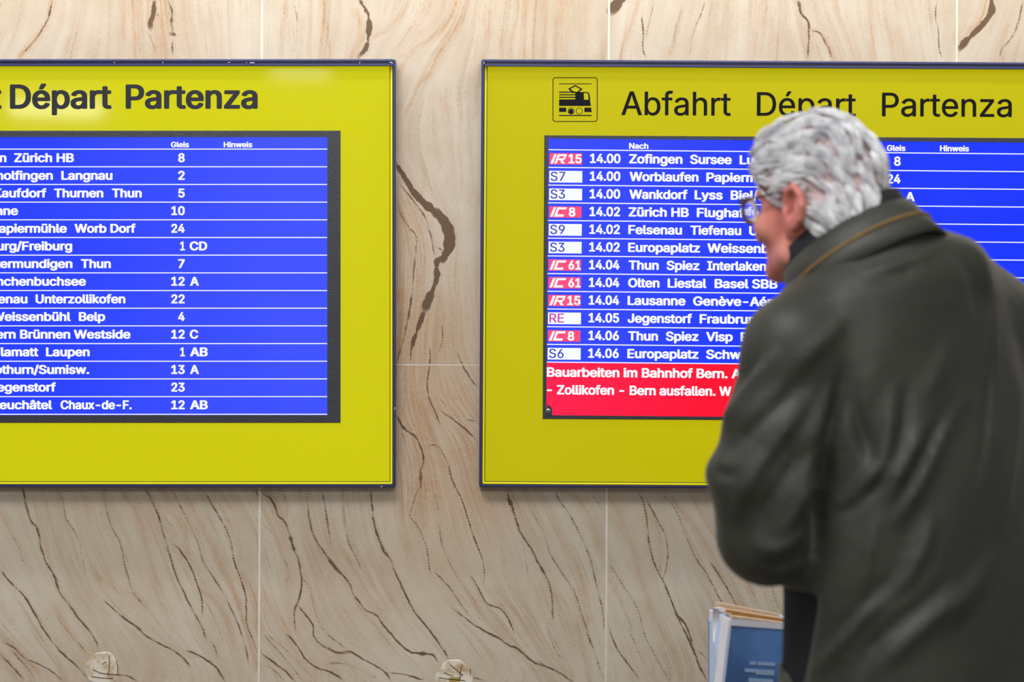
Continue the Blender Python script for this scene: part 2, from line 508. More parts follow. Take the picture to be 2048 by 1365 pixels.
vd(S6([(1800, 760), (1850, 830), (1890, 940)]), 3.2, 2.6, 1)
vd(S6([(1740, 130), (1740, 200)]), 2.2, 1.6, .9)
vd(S6([(1550, 820), (1600, 950), (1690, 1114)]), 1.6, 1.4, .6)
vd(S6([(1890, 940), (1960, 1000), (2040, 1114)]), 1.8, 1.4, .7)
vt(S6([(1450, 150), (1530, 300), (1600, 480)]), 10, 8, .5)
vd(S6([(2100, 130), (2160, 330), (2260, 560), (2330, 760)]), 2.2, 2, .8)
vd(S6([(0, 870), (80, 920), (130, 960)]), 1.8, 1.6, .7)
vd(S6([(0, 930), (60, 960), (130, 960), (200, 1000), (260, 1030), (310, 1065), (340, 1110)]), 3, 3)
vd(S6([(310, 1065), (400, 1075), (510, 1105)]), 2.6, 3, 1)
vd(S6([(0, 1020), (100, 1020), (180, 1050), (290, 1110)]), 1.8, 1.8, .7)
vd(S6([(0, 1045), (60, 1085), (90, 1114)]), 2.4, 2.4, .9)
vd(S6([(740, 1090), (790, 1100), (840, 1114)]), 2.6, 3, 1)
# strip between the boards
vd(S4([(20, 45), (45, 85), (70, 130), (95, 170), (140, 215), (185, 250)]), 5, 13, 1.25)
vd(S4([(185, 250), (220, 290), (238, 340), (234, 395), (212, 440)]), 17, 17, 1.4)
vd(S4([(175, 385), (205, 400), (190, 415)]), 6, 6, .8)
vd(S4([(212, 425), (190, 440), (186, 470), (187, 520), (160, 590), (140, 640)]), 8, 13, 1.2)
vd(S4([(140, 640), (115, 710), (90, 780), (80, 850)]), 9, 3, 1.1)
vd(S4([(25, 120), (90, 200), (135, 260), (160, 330), (175, 400), (180, 440)]), 2.4, 3, .9)
vd(S4([(25, 230), (75, 310), (105, 350), (100, 440), (85, 600), (60, 740), (30, 840), (0, 880)]), 2.4, 4, .9)
vt(S4([(40, 120), (90, 260), (130, 400), (130, 560), (110, 700)]), 26, 26, .6)
vt(S4([(80, 310), (95, 400), (80, 560), (70, 760)]), 10, 14, .5)
vd(S4([(160, 780), (160, 850), (150, 930), (155, 990), (175, 1040), (205, 1105)]), 3, 2.6, .95)
vd(S4([(250, 790), (270, 820), (300, 880), (350, 960)]), 2, 3.2, .95)
vd(S4([(20, 1060), (60, 1120), (100, 1150), (130, 1210), (135, 1250), (120, 1300), (125, 1365)]), 4.5, 3.2)
vd(S4([(25, 1100), (55, 1150), (65, 1200)]), 1.8, 1.6, .8)
vd(S4([(190, 1040), (250, 1080), (300, 1120), (350, 1160)]), 2.6, 4, 1)
vd(S4([(190, 990), (240, 1040), (300, 1110)]), 1.6, 1.5, .7)
vd(S4([(300, 1080), (350, 1090)]), 2.4, 2.4, .9)
vd(S4([(135, 1190), (190, 1190), (235, 1260), (245, 1310), (270, 1365)]), 2.2, 2.2, .9)
vd(S4([(60, 860), (60, 960), (55, 1050)]), 1.8, 1.6, .7)
vd(S4([(205, 690), (210, 760), (190, 830)]), 2.4, 2, .9)
vt(S4([(180, 560), (230, 620), (240, 690), (210, 760)]), 5, 5, .6)
vt([(800, 590), (826, 700), (838, 800), (850, 975)], 150, 170, 1.0)
vt([(905, 760), (925, 860), (940, 985)], 120, 150, .9)
vt([(800, 400), (812, 520), (806, 660)], 70, 90, .8)
vt(S4([(310, 205), (330, 175), (352, 172), (356, 200), (330, 225)]), 5, 5, .5)
vt(S4([(125, 60), (140, 110), (130, 170)]), 6, 5, .5)
vt(S4([(200, 1060), (260, 1100), (340, 1150)]), 14, 16, .6)
vt(S4([(60, 1120), (100, 1200), (150, 1300)]), 10, 12, .5)
# above the boards
vd(S2([(562, 0), (598, 60), (610, 120), (605, 200), (590, 250), (555, 295)]), 5, 9, 1.2)
vt(S2([(540, 60), (570, 140), (560, 220), (520, 290)]), 12, 16, .8)
vd(S2([(170, 0), (175, 60), (160, 150), (155, 295)]), 1.8, 1.8, .5)
vt(S2([(170, 0), (175, 60), (160, 150), (155, 295)]), 7, 6, .6)
vd(S2([(210, 0), (235, 60), (240, 150), (230, 295)]), 2, 1.8, .6)
vt(S2([(385, 0), (380, 100), (365, 220), (360, 295)]), 8, 8, .9)
vd(S2([(385, 0), (380, 100), (365, 220), (360, 295)]), 2, 2, .5)
vt(S2([(395, 0), (385, 60), (400, 170), (410, 295)]), 5, 5, .8)
vt(S2([(270, 100), (260, 290)]), 4, 4, .5)
vt(S2([(310, 0), (300, 290)]), 5, 5, .4)
vt(S2([(460, 0), (450, 120), (430, 290)]), 6, 6, .4)
vd(S2([(510, 80), (490, 200), (440, 290)]), 1.6, 1.4, .5)
vt(S2([(1060, 0), (1030, 90), (970, 160), (900, 210), (840, 250), (790, 320), (760, 390), (750, 450)]), 8, 6, .95)
vd(S2([(1060, 20), (1030, 90), (970, 160), (900, 210), (840, 250), (790, 320), (755, 430)]), 1.8, 1.6, .45)
vt(S2([(1115, 0), (1090, 80), (1060, 130), (1000, 200), (970, 260), (940, 320), (930, 370), (880, 420), (850, 480), (800, 570)]), 8, 5, .85)
vt(S2([(820, 0), (770, 80), (690, 160), (610, 200)]), 7, 5, .8)
vt(S2([(980, 0), (900, 130), (820, 220), (760, 290)]), 22, 14, .45)
vt(S2([(900, 0), (860, 90), (790, 190), (750, 250)]), 4, 4, .5)
vt(S2([(970, 500), (1000, 560), (1010, 620)]), 16, 10, .35)
vt(S2([(1230, 60), (1225, 150), (1215, 295)]), 4, 3, .7)
vd(S2([(1320, 0), (1300, 100), (1280, 295)]), 1.6, 1.6, .5)
vt(S2([(1320, 0), (1300, 100), (1280, 295)]), 5, 5, .6)
vd(S2([(1375, 0), (1370, 80), (1340, 200), (1335, 295)]), 2, 1.6, .5)
vt(S2([(1375, 0), (1370, 80), (1340, 200), (1335, 295)]), 5, 4, .7)
vt(S2([(1420, 0), (1410, 120), (1405, 295)]), 7, 7, .95)
vd(S2([(1420, 0), (1410, 120), (1405, 295)]), 2, 2, .45)
vt(S2([(1465, 0), (1455, 100), (1445, 295)]), 8, 7, .8)
vt(S2([(1510, 0), (1500, 295)]), 9, 8, .6)
vt(S2([(1600, 0), (1590, 150), (1590, 295)]), 30, 26, .5)
vt(S2([(1700, 0), (1700, 150), (1720, 295)]), 14, 14, .4)
vt(S2([(1200, 120), (1160, 60), (1180, 0)]), 8, 8, .4)
vd(S1([(270, 0), (250, 80), (235, 120), (190, 190), (130, 260), (100, 295)]), 4, 2.2, .95)
vt(S1([(270, 0), (250, 80), (235, 120), (190, 190), (130, 260), (100, 295)]), 10, 8, .9)
vt(S1([(430, 0), (430, 80), (400, 190), (370, 290)]), 6, 5, .35)
vt(S1([(350, 200), (330, 290)]), 5, 5, .3)
vt(S1([(640, 0), (635, 295)]), 6, 5, .6)
vt(S1([(680, 0), (685, 130), (690, 295)]), 5, 4, .9)
vt(S1([(715, 0), (715, 150), (720, 295)]), 4, 4, .8)
vd(S1([(790, 0), (785, 60), (775, 110), (770, 150)]), 5, 9, 1.1)
vd(S1([(770, 150), (765, 180), (790, 240), (800, 295)]), 3, 3, .8)
vd(S1([(775, 60), (800, 75), (830, 85)]), 6, 3, .8)
vd(S1([(865, 0), (880, 60), (880, 120), (888, 170)]), 4, 6, .95)
vd(S1([(870, 175), (910, 178)]), 7, 6, .9)
vd(S1([(885, 190), (882, 240), (885, 295)]), 4, 3, .9)
vt(S1([(825, 0), (830, 120), (835, 295)]), 42, 36, .75)
vt(S1([(810, 190), (825, 240), (820, 295)]), 6, 6, .8)
vt(S1([(1005, 180), (1020, 290)]), 5, 5, .4)
vt(S1([(1060, 100), (1080, 290)]), 5, 5, .35)
vt(S1([(1120, 50), (1135, 290)]), 5, 5, .35)
vt(S1([(940, 0), (960, 200), (970, 290)]), 20, 20, .35)
vd(S1([(2, 0), (0, 45)]), 3, 3)
vt(S1([(60, 0), (60, 120), (0, 200)]), 10, 10, .3)
vd(S3([(52, 50), (95, 5), (110, -20)]), 20, 16, 1.2)
vt(S3([(190, 0), (160, 90), (110, 240), (100, 290)]), 5, 4, .8)
vd(S3([(200, 60), (210, 170), (207, 230), (225, 290)]), 2.6, 3, .9)
vd(S3([(265, 0), (240, 100), (215, 200)]), 1.8, 2.4, .7)
vd(S3([(320, 0), (300, 60)]), 1.8, 1.2, .5)
vd(S3([(400, 30), (370, 130), (350, 220), (320, 290)]), 2.4, 2, .6)
vt(S3([(400, 30), (370, 130), (350, 220), (320, 290)]), 6, 5, .6)
vd(S3([(510, 0), (490, 60), (450, 170), (430, 290)]), 2.6, 2, .7)
vt(S3([(570, 130), (550, 290)]), 5, 5, .5)
vt(S3([(620, 0), (610, 290)]), 5, 5, .4)
vt(S3([(780, 0), (760, 140), (740, 290)]), 18, 16, .5)
vt(S3([(870, 0), (870, 100), (840, 290)]), 5, 5, .4)
vd(S3([(960, 0), (970, 60), (1000, 100), (1010, 150), (1005, 290)]), 5.5, 2.6, 1.1)
vd(S3([(1015, 145), (1060, 160), (1100, 220), (1125, 290)]), 2.6, 4, .9)
vt(S3([(1015, 145), (1060, 160), (1100, 220), (1125, 290)]), 8, 8, .7)
vt(S3([(1130, 0), (1155, 80), (1200, 180), (1230, 290)]), 4, 4, .5)
vt(S3([(1300, 0), (1310, 140), (1320, 290)]), 8, 7, .6)
vt(S3([(1370, 100), (1400, 180), (1415, 290)]), 6, 6, .5)
vt(S3([(1440, 150), (1480, 290)]), 16, 14, .5)
vt(S3([(1500, 0), (1540, 150), (1560, 290)]), 6, 6, .4)
vd(S3([(1630, 0), (1620, 80), (1635, 150), (1640, 240), (1660, 295)]), 2.2, 2.4, .9)
vt(S3([(1580, 0), (1600, 100)]), 6, 6, .4)
vd(S3([(1890, -10), (1885, 60), (1850, 120), (1800, 165), (1735, 235)]), 9, 9, 1.2)
vt(S3([(1860, 0), (1840, 80), (1780, 160), (1735, 200)]), 12, 14, .7)
vd(S3([(2040, 10), (2020, 110), (1990, 180), (1940, 240), (1935, 295)]), 2.8, 3, .9)
vt(S3([(1965, 120), (1945, 210), (1940, 290)]), 6, 6, .7)

# raster of the vein map, one cell = 2 px of the picture (about 2 mm of stone)
RX0, RY0, RS = -700.0, -560.0, 2.0
RW, RH = 1740, 1270
# the same kind of veining goes on past the picture's edges
for (p, w0, w1, s_, k_) in list(V):
    q = np.array(p, float)
    if q[:, 1].max() < 300 and q[:, 1].min() < 30:
        V.append((np.stack([q[:, 0] + 12 * np.sin(q[:, 1] * .05), np.minimum(2 - q[:, 1] * 4.2, -6)], 1).tolist(), w0, w1, s_ * .9, k_))
    if q[:, 1].min() > 930:
        V.append((np.stack([q[:, 0] + 40 - (1365 - q[:, 1]) * .2, 2728 - q[:, 1] * 1.0], 1).tolist(), w0, w1, s_, k_))
for (p, w0, w1, s_, k_) in list(V):
    q = np.array(p, float)
    if q[:, 0].min() > 0 and q[:, 0].max() < 690:
        V.append((np.stack([q[:, 0] - 697, q[:, 1]], 1).tolist(), w0, w1, s_, k_))
    if q[:, 0].min() > 1375 and q[:, 0].max() < 1960:
        V.append((np.stack([q[:, 0] + 700, q[:, 1]], 1).tolist(), w0, w1, s_, k_))


def smooth_line(p, step=3.0):
    p = np.array(p, float)
    if len(p) == 2:
        p = np.array([p[0], (p[0] + p[1]) / 2, p[1]])
    q = np.vstack([2 * p[0] - p[1], p, 2 * p[-1] - p[-2]])
    out = []
    for i in range(1, len(q) - 2):
        n = max(2, int(np.linalg.norm(q[i + 1] - q[i]) / step))
        t = np.linspace(0, 1, n, endpoint=False)[:, None]
        a, b, c, d = q[i - 1], q[i], q[i + 1], q[i + 2]
        out.append(0.5 * ((2 * b) + (-a + c) * t + (2 * a - 5 * b + 4 * c - d) * t ** 2 + (-a + 3 * b - 3 * c + d) * t ** 3))
    out.append(q[-2][None])
    return np.vstack(out)


def blur1(a, n):
    k = np.ones(n) / n
    return np.convolve(np.pad(a, (n, n), 'edge'), k, 'same')[n:-n]


def noise2(h, w, cell, rng):
    gh, gw = int(h / cell) + 3, int(w / cell) + 3
    g = rng.rand(gh, gw)
    y = np.arange(h) / cell
    x = np.arange(w) / cell
    yi, xi = y.astype(int), x.astype(int)
    fy, fx = y - yi, x - xi
    fy = fy * fy * (3 - 2 * fy)
    fx = fx * fx * (3 - 2 * fx)
    a = g[yi][:, xi] * (1 - fx) + g[yi][:, xi + 1] * fx
    b = g[yi + 1][:, xi] * (1 - fx) + g[yi + 1][:, xi + 1] * fx
    return a * (1 - fy)[:, None] + b * fy[:, None]


def build_vein_map():
    R = np.zeros((RH, RW), np.float32)
    G = np.zeros((RH, RW), np.float32)
    fp, ft, fw = [], [], []
    for (p, w0, w1, s, kind) in V:
        L = smooth_line(p)
        n = len(L)
        t = np.gradient(L, axis=0)
        t /= np.maximum(1e-6, np.linalg.norm(t, axis=1))[:, None]
        nrm = np.stack([-t[:, 1], t[:, 0]], 1)
        wob = blur1(RNG.randn(n), 3) * 0.7 + blur1(RNG.randn(n), 7) * 1.0
        L = L + nrm * wob[:, None] * min(1.0, 0.35 + 0.1 * max(w0, w1))
        wd = np.linspace(w0, w1, n) * (1 + 0.45 * np.clip(blur1(RNG.randn(n), 4), -1, 1))
        st = s * (1.12 if max(w0, w1) < 3 else 1.0) * (1 + 0.25 * np.clip(blur1(RNG.randn(n), 7) * 1.5, -1, 1))
        if kind == 0:
            st = st * np.clip(np.minimum(np.arange(n) + 3, n - np.arange(n) + 2) / 8.0, 0.3, 1)
        sel = slice(0, n, 4)
        fp.append(L[sel])
        sg = np.sign(t[sel, 1:2])
        sg[sg == 0] = 1
        ft.append(t[sel] * sg)
        for i in range(n):
            hw = wd[i] * 0.5
            reach = (hw + 2.4) * (1.0 if kind == 0 else 1.9)
            cx, cy = (L[i, 0] - RX0) / RS, (L[i, 1] - RY0) / RS
            r = reach / RS
            x0, x1 = int(cx - r), int(cx + r) + 2
            y0, y1 = int(cy - r), int(cy + r) + 2
            if x1 <= 0 or y1 <= 0 or x0 >= RW or y0 >= RH:
                continue
            x0, y0, x1, y1 = max(0, x0), max(0, y0), min(RW, x1), min(RH, y1)
            yy, xx = np.mgrid[y0:y1, x0:x1]
            d = np.hypot(xx - cx, yy - cy) * RS
            if kind == 0:
                v = st[i] * np.clip(1 - (d - hw * (0.35 if hw < 3 else 0.85)) / (hw * (0.5 if hw < 3 else 0.3) + 1.5), 0, 1)
                R[y0:y1, x0:x1] = np.maximum(R[y0:y1, x0:x1], v)
            else:
                v = st[i] * np.clip(1 - d / reach, 0, 1) ** 1.5
                G[y0:y1, x0:x1] = np.maximum(G[y0:y1, x0:x1], v)
    # a soft tan halo round the dark veins
    H = R.copy()
    for _ in range(4):
        H = (H + np.roll(H, 1, 0) + np.roll(H, -1, 0) + np.roll(H, 1, 1) + np.roll(H, -1, 1)) / 5
    G = np.maximum(G, np.clip(H * 0.6, 0, 0.4))
    # bedding streaks: noise smeared along the flow of the strokes
    P = np.vstack(fp)
    T = np.vstack(ft)
    k = 16
    gh, gw = RH // k + 2, RW // k + 2
    gx = RX0 + np.arange(gw) * k * RS
    gy = RY0 + np.arange(gh) * k * RS
    FX, FY = np.zeros((gh, gw)), np.zeros((gh, gw))
    for j in range(gh):
        d2 = (P[None, :, 0] - gx[:, None]) ** 2 + (P[None, :, 1] - gy[j]) ** 2 + 300.0
        w = 1.0 / d2 ** 1.5
        FX[j] = (w * T[None, :, 0]).sum(1) / w.sum(1)
        FY[j] = (w * T[None, :, 1]).sum(1) / w.sum(1)
    ln = np.hypot(FX, FY) + 1e-6
    FX /= ln
    FY /= ln
    iy = np.arange(RH) / k
    ix = np.arange(RW) / k
    y0, x0 = iy.astype(int), ix.astype(int)
    fy, fx = (iy - y0)[:, None], (ix - x0)[None]

    def up(a):
        return (a[y0][:, x0] * (1 - fx) + a[y0][:, x0 + 1] * fx) * (1 - fy) + (a[y0 + 1][:, x0] * (1 - fx) + a[y0 + 1][:, x0 + 1] * fx) * fy
    UX, UY = up(FX).astype(np.float32), up(FY).astype(np.float32)

    def lic(src, steps):
        acc = np.zeros_like(src)
        cnt = 0
        for sgn in (1, -1):
            yy, xx = np.mgrid[0:RH, 0:RW].astype(np.float32)
            for s_ in range(steps):
                xi = np.clip(xx.astype(np.int32), 0, RW - 1)
                yi = np.clip(yy.astype(np.int32), 0, RH - 1)
                acc += src[yi, xi]
                cnt += 1
                xx = xx + sgn * UX[yi, xi] * 1.2
                yy = yy + sgn * UY[yi, xi] * 1.2
        return acc / cnt
    rg = np.random.RandomState(5)
    s1 = lic(rg.rand(RH, RW).astype(np.float32), 26)
    s2 = lic(noise2(RH, RW, 5, rg).astype(np.float32), 34)
    s1 = (s1 - s1.mean()) / s1.std()
    s2 = (s2 - s2.mean()) / s2.std()
    mod = noise2(RH, RW, 60, rg)
    G = G * np.clip(0.78 + 0.30 * s1, 0.35, 1.5)
    B = np.clip(0.16 + 0.42 * np.clip(s1 - 1.05, 0, 2) * (0.3 + 1.4 * mod) + 0.07 * s1 + 0.15 * s2 * (0.3 + mod) + 0.2 * (mod - 0.5), 0, 1)
    return R, G.astype(np.float32), B.astype(np.float32)


VR, VG, VB = build_vein_map()


def sample_map(px, py):
    gx = (px - RX0) / RS
    gy = (py - RY0) / RS
    inside = (gx > 1) & (gx < RW - 2) & (gy > 1) & (gy < RH - 2)
    gx = np.clip(gx, 0, RW - 1.001)
    gy = np.clip(gy, 0, RH - 1.001)
    x0, y0 = gx.astype(int), gy.astype(int)
    x1, y1 = np.minimum(x0 + 1, RW - 1), np.minimum(y0 + 1, RH - 1)
    fx, fy = gx - x0, gy - y0
    out = []
    for A, dflt in ((VR, 0.0), (VG, 0.1), (VB, 0.25)):
        v = (A[y0, x0] * (1 - fx) + A[y0, x1] * fx) * (1 - fy) + (A[y1, x0] * (1 - fx) + A[y1, x1] * fx) * fy
        out.append(np.where(inside, v, dflt))
    return out


TILT = 0.0048


def wall_pt(u, v, y=0.0):
    px = u - TILT * v
    d = y - CAMY
    return np.stack([(px - 1024.0) / FPX * d, np.full_like(px, y), CAMZ + (682.5 - v) / FPX * d], -1)


def make_tile(u0, u1, v0, v1, mat, parent, fine):
    """a stone slab 12 mm thick; front face gridded finely where the photograph shows it"""
    verts, faces, cols = [], [], []
    nb = 0
    ublocks = sorted(set([u0, u1] + [b for b in (-640.0, -40.0, 782.0, 972.0, 2100.0, 2720.0) if u0 < b < u1]))
    vblocks = sorted(set([v0, v1] + [b for b in (-540.0, -40.0, 126.0, 966.0, 1400.0) if v0 < b < v1]))
    for a in range(len(ublocks) - 1):
        for b in range(len(vblocks) - 1):
            ua, ub, va, vb = ublocks[a], ublocks[a + 1], vblocks[b], vblocks[b + 1]
            um, vm = (ua + ub) / 2, (va + vb) / 2
            vis = -40 < um < 2100 and -40 < vm < 1400 and not (126 < vm < 966 and not (782 < um < 972))
            near = -640 < um < 2720 and -500 < vm < 1930
            st = 2.0 if (vis and fine) else 8.0 if (near and not (126 < vm < 966)) else 24.0
            nu, nv = max(1, int(round((ub - ua) / st))), max(1, int(round((vb - va) / st)))
            us, vs = np.linspace(ua, ub, nu + 1), np.linspace(va, vb, nv + 1)
            UU, VV = np.meshgrid(us, vs)
            pts = wall_pt(UU.ravel(), VV.ravel())
            r, g, bl = sample_map(UU.ravel() - TILT * VV.ravel(), VV.ravel())
            idx = np.arange((nu + 1) * (nv + 1)).reshape(nv + 1, nu + 1) + nb
            q = np.stack([idx[:-1, :-1], idx[1:, :-1], idx[1:, 1:], idx[:-1, 1:]], -1).reshape(-1, 4)
            verts.append(pts)
            faces.append(q)
            cols.append(np.stack([r, g, bl, np.ones_like(r)], -1))
            nb += len(pts)
    # sides and back
    uu = np.array([u0, u1, u1, u0], float)
    vv = np.array([v0, v0, v1, v1], float)
    pf = wall_pt(uu, vv)
    pb = pf.copy()
    pb[:, 1] = 0.012
    verts.append(np.vstack([pf, pb]))
    faces.append(np.array([[nb, nb + 1, nb + 5, nb + 4], [nb + 1, nb + 2, nb + 6, nb + 5], [nb + 2, nb + 3, nb + 7, nb + 6], [nb + 3, nb, nb + 4, nb + 7], [nb + 4, nb + 5, nb + 6, nb + 7]]))
    cols.append(np.tile(np.array([[0, .1, .25, 1.0]]), (8, 1)))
    Vv, Ff, Cc = np.vstack(verts), np.vstack(faces), np.vstack(cols)
    me = bpy.data.meshes.new('tile')
    me.vertices.add(len(Vv))
    me.vertices.foreach_set('co', Vv.astype(np.float32).ravel())
    me.loops.add(len(Ff) * 4)
    me.loops.foreach_set('vertex_index', Ff.astype(np.int32).ravel())
    me.polygons.add(len(Ff))
    me.polygons.foreach_set('loop_start', (np.arange(len(Ff)) * 4).astype(np.int32))
    me.update(calc_edges=True)
    at = me.color_attributes.new('vein', 'FLOAT_COLOR', 'POINT')
    at.data.foreach_set('color', Cc.astype(np.float32).ravel())
    me.materials.append(mat)
    o = bpy.data.objects.new('tile', me)
    link(o, parent)
    return o


mb = MB()
mb.box((-3.318, 0.0007, 0.0), (3.008, 0.25, 3.4))
wall = mb.build('wall_back', M['grout'])
wall['kind'] = 'structure'
JX = [524.0, 1218.0, 1914.0]
JV = 729.5
colsu = [(-2256.0, -1563.0), (-1563.0, -868.0), (-868.0, -172.0), (-172.0, JX[0]), (JX[0], JX[1]), (JX[1], JX[2]), (JX[2], 2610.0), (2610.0, 3305.0), (3305.0, 4000.0)]
rows = [(-1375.0, -320.0), (-320.0, JV), (JV, 1779.0), (1779.0, 1984.0)]
for (ua, ub) in colsu:
    for (va, vb) in rows:
        gx_, gy_ = 2.2, 1.3
        fine = (-200 <= ua < 2100) and (-330 < va < 1400)
        make_tile(ua + gx_, ub - gx_, va + gy_, vb - gy_, M['stone'], wall, fine)


# round repair plugs low in the wall
def plug_mat():
    m, nt, b = new_mat('cream_filler_plug')
    tc = N(nt, 'ShaderNodeTexCoord')
    nz = N(nt, 'ShaderNodeTexNoise', Scale=45.0, Detail=5.0)
    nt.links.new(tc.outputs['Object'], nz.inputs['Vector'])
    rp = N(nt, 'ShaderNodeValToRGB')
    rp.color_ramp.elements[0].position = 0.35
    rp.color_ramp.elements[0].color = lin((186, 160, 122))
    rp.color_ramp.elements[1].position = 0.55
    rp.color_ramp.elements[1].color = lin((222, 214, 200))
    nt.links.new(nz.outputs['Fac'], rp.inputs['Fac'])
    nt.links.new(rp.outputs['Color'], b.inputs['Base Color'])
    b.inputs['Roughness'].default_value = 0.6
    bp = N(nt, 'ShaderNodeBump', Strength=0.5, Distance=0.002)
    nt.links.new(nz.outputs['Fac'], bp.inputs['Height'])
    nt.links.new(bp.outputs['Normal'], b.inputs['Normal'])
    return m


M['plug'] = plug_mat()
M['crack'] = simple('crack_brown', (96, 80, 58), 0.8)
M['ochre'] = simple('ochre_filler', (176, 148, 84), 0.7)


def strip(mb_, pts, w, y, thick=0.0008):
    """flat raised line on a plane of constant y; pts in picture px"""
    for i in range(len(pts) - 1):
        a, b = np.array(pts[i], float), np.array(pts[i + 1], float)
        t = (b - a) / max(1e-6, np.linalg.norm(b - a))
        n = np.array([-t[1], t[0]]) * w / 2
        q = [a - n, b - n, b + n, a + n]
        mb_.hexa([PY(x, yy, y - thick) for x, yy in q], [PY(x, yy, y) for x, yy in q])


for (cx, cy, rx, ry, cracks, och) in (
        (205, 1339, 34, 34, [[(218, 1313), (219, 1330), (217, 1352)], [(232, 1322), (236, 1335), (234, 1352)], [(186, 1340), (200, 1347), (222, 1350), (238, 1350)], [(182, 1354), (205, 1357), (226, 1358)], [(204, 1330), (212, 1324)]], False),
        (908, 1362, 38, 41, [[(888, 1346), (897, 1350), (906, 1353)], [(924, 1330), (921, 1345), (920, 1362)], [(940, 1338), (941, 1352)], [(878, 1356), (900, 1360), (930, 1362)], [(900, 1330), (912, 1340), (926, 1352)]], True)):
    n = 40
    ring, inner = [], []
    rr = [1 + 0.05 * math.sin(3 * k * 2 * math.pi / n + cx) + 0.03 * math.sin(7 * k * 2 * math.pi / n) for k in range(n)]
    for k in range(n):
        a = 2 * math.pi * k / n
        ring.append(PY(cx + rx * rr[k] * math.cos(a), cy - ry * rr[k] * math.sin(a), 0.0))
        inner.append(PY(cx + (rx - 2) * rr[k] * math.cos(a), cy - (ry - 2) * rr[k] * math.sin(a), -0.0014))
    vs = ring + inner + [PY(cx, cy, -0.0016)]
    fs = [(k, (k + 1) % n, n + (k + 1) % n, n + k) for k in range(n)] + [(n + k, n + (k + 1) % n, 2 * n) for k in range(n)]
    fs = [f[::-1] for f in fs]
    pg = mesh_obj('filler_plug', vs, fs, M['plug'], wall)
    pg['label'] = 'round cream patch filling a hole in the stone'
    cm = MB()
    for c in cracks:
        strip(cm, c, 1.6, -0.0015, 0.0006)
    cm.build('crack', M['crack'], pg)
    if och:
        om = MB()
        strip(om, [(898, 1362), (920, 1362)], 14, -0.0015, 0.0006)
        om.build('ochre_spot', M['ochre'], pg)

# floor
mb = MB()
mb.box((-4.5, -9.0, -0.1), (4.5, 0.25, 0.0))
fl = mb.build('floor', M['floor'])
fl['kind'] = 'structure'

# ------------------------------------------------------------------ lettering
FONT = None
try:
    fp_ = os.path.join(bpy.utils.system_resource('DATAFILES', path='fonts'), 'Inter.woff2')
    if os.path.exists(fp_):
        FONT = bpy.data.fonts.load(fp_)
except Exception:
    FONT = None
_tc = {}


def fill_outlines(v, ed):
    """closed outlines -> triangles, holes left open (even-odd by winding count)"""
    from mathutils.geometry import delaunay_2d_cdt
    nxt = {}
    for a, b in ed:
        nxt.setdefault(int(a), []).append(int(b))
    seen, loops = set(), []
    for a in list(nxt):
        if a in seen:
            continue
        lp = [a]
        seen.add(a)
        cur = a
        while True:
            cand = [b for b in nxt.get(cur, ()) if b not in seen]
            if not cand:
                break
            cur = cand[0]
            seen.add(cur)
            lp.append(cur)
        if len(lp) > 2:
            loops.append(lp)
    # group each hole with the outline round it so that every glyph is filled on its own
    def area(lp):
        p = v[lp]
        return 0.5 * float(np.sum(p[:, 0] * np.roll(p[:, 1], -1) - np.roll(p[:, 0], -1) * p[:, 1]))

    def inside(pt, lp):
        p = v[lp]
        q = np.roll(p, -1, 0)
        c = (p[:, 1] > pt[1]) != (q[:, 1] > pt[1])
        with np.errstate(divide='ignore', invalid='ignore'):
            xx = (q[:, 0] - p[:, 0]) * (pt[1] - p[:, 1]) / (q[:, 1] - p[:, 1]) + p[:, 0]
        return int(np.sum(c & (pt[0] < xx))) % 2 == 1
    def wind(pt, lp):
        p = v[lp]
        q = np.roll(p, -1, 0)
        c = (p[:, 1] > pt[1]) != (q[:, 1] > pt[1])
        with np.errstate(divide='ignore', invalid='ignore'):
            xx = (q[:, 0] - p[:, 0]) * (pt[1] - p[:, 1]) / (q[:, 1] - p[:, 1]) + p[:, 0]
        return int(np.sum(np.where(c & (pt[0] < xx), np.where(q[:, 1] > p[:, 1], 1, -1), 0)))
    V2, F2, ngr = [], [], []
    A = [area(l) for l in loops]
    par = []
    for i, l in enumerate(loops):
        cont = [j for j in range(len(loops)) if j != i and abs(A[j]) > abs(A[i]) and inside(v[l[0]], loops[j])]
        par.append(cont)
    for i, l in enumerate(loops):
        if len(par[i]) % 2:
            continue
        grp = [l] + [loops[j] for j in range(len(loops)) if len(par[j]) % 2 and i in par[j]]
        pts, edges = [], []
        for g in grp:
            b = len(pts)
            pts += [Vector((float(v[k][0]), float(v[k][1]))) for k in g]
            edges += [(b + k, b + (k + 1) % len(g)) for k in range(len(g))]
        co, _, tri, _, _, _ = delaunay_2d_cdt(pts, edges, [], 0, 1e-7)
        b = len(V2)
        zz = 0.000016 * (len(ngr) % 3)
        ngr.append(1)
        V2 += [(c[0], c[1], zz) for c in co]
        for t in tri:
            c = (co[t[0]] + co[t[1]] + co[t[2]]) / 3
            n_in = sum(wind((c[0], c[1]), g) for g in grp)
            if n_in != 0:
                t = list(t)
                if (co[t[1]] - co[t[0]]).cross(co[t[2]] - co[t[0]]) < 0:
                    t = t[::-1]
                F2.append(tuple(b + k for k in t))
    return np.array(V2), F2


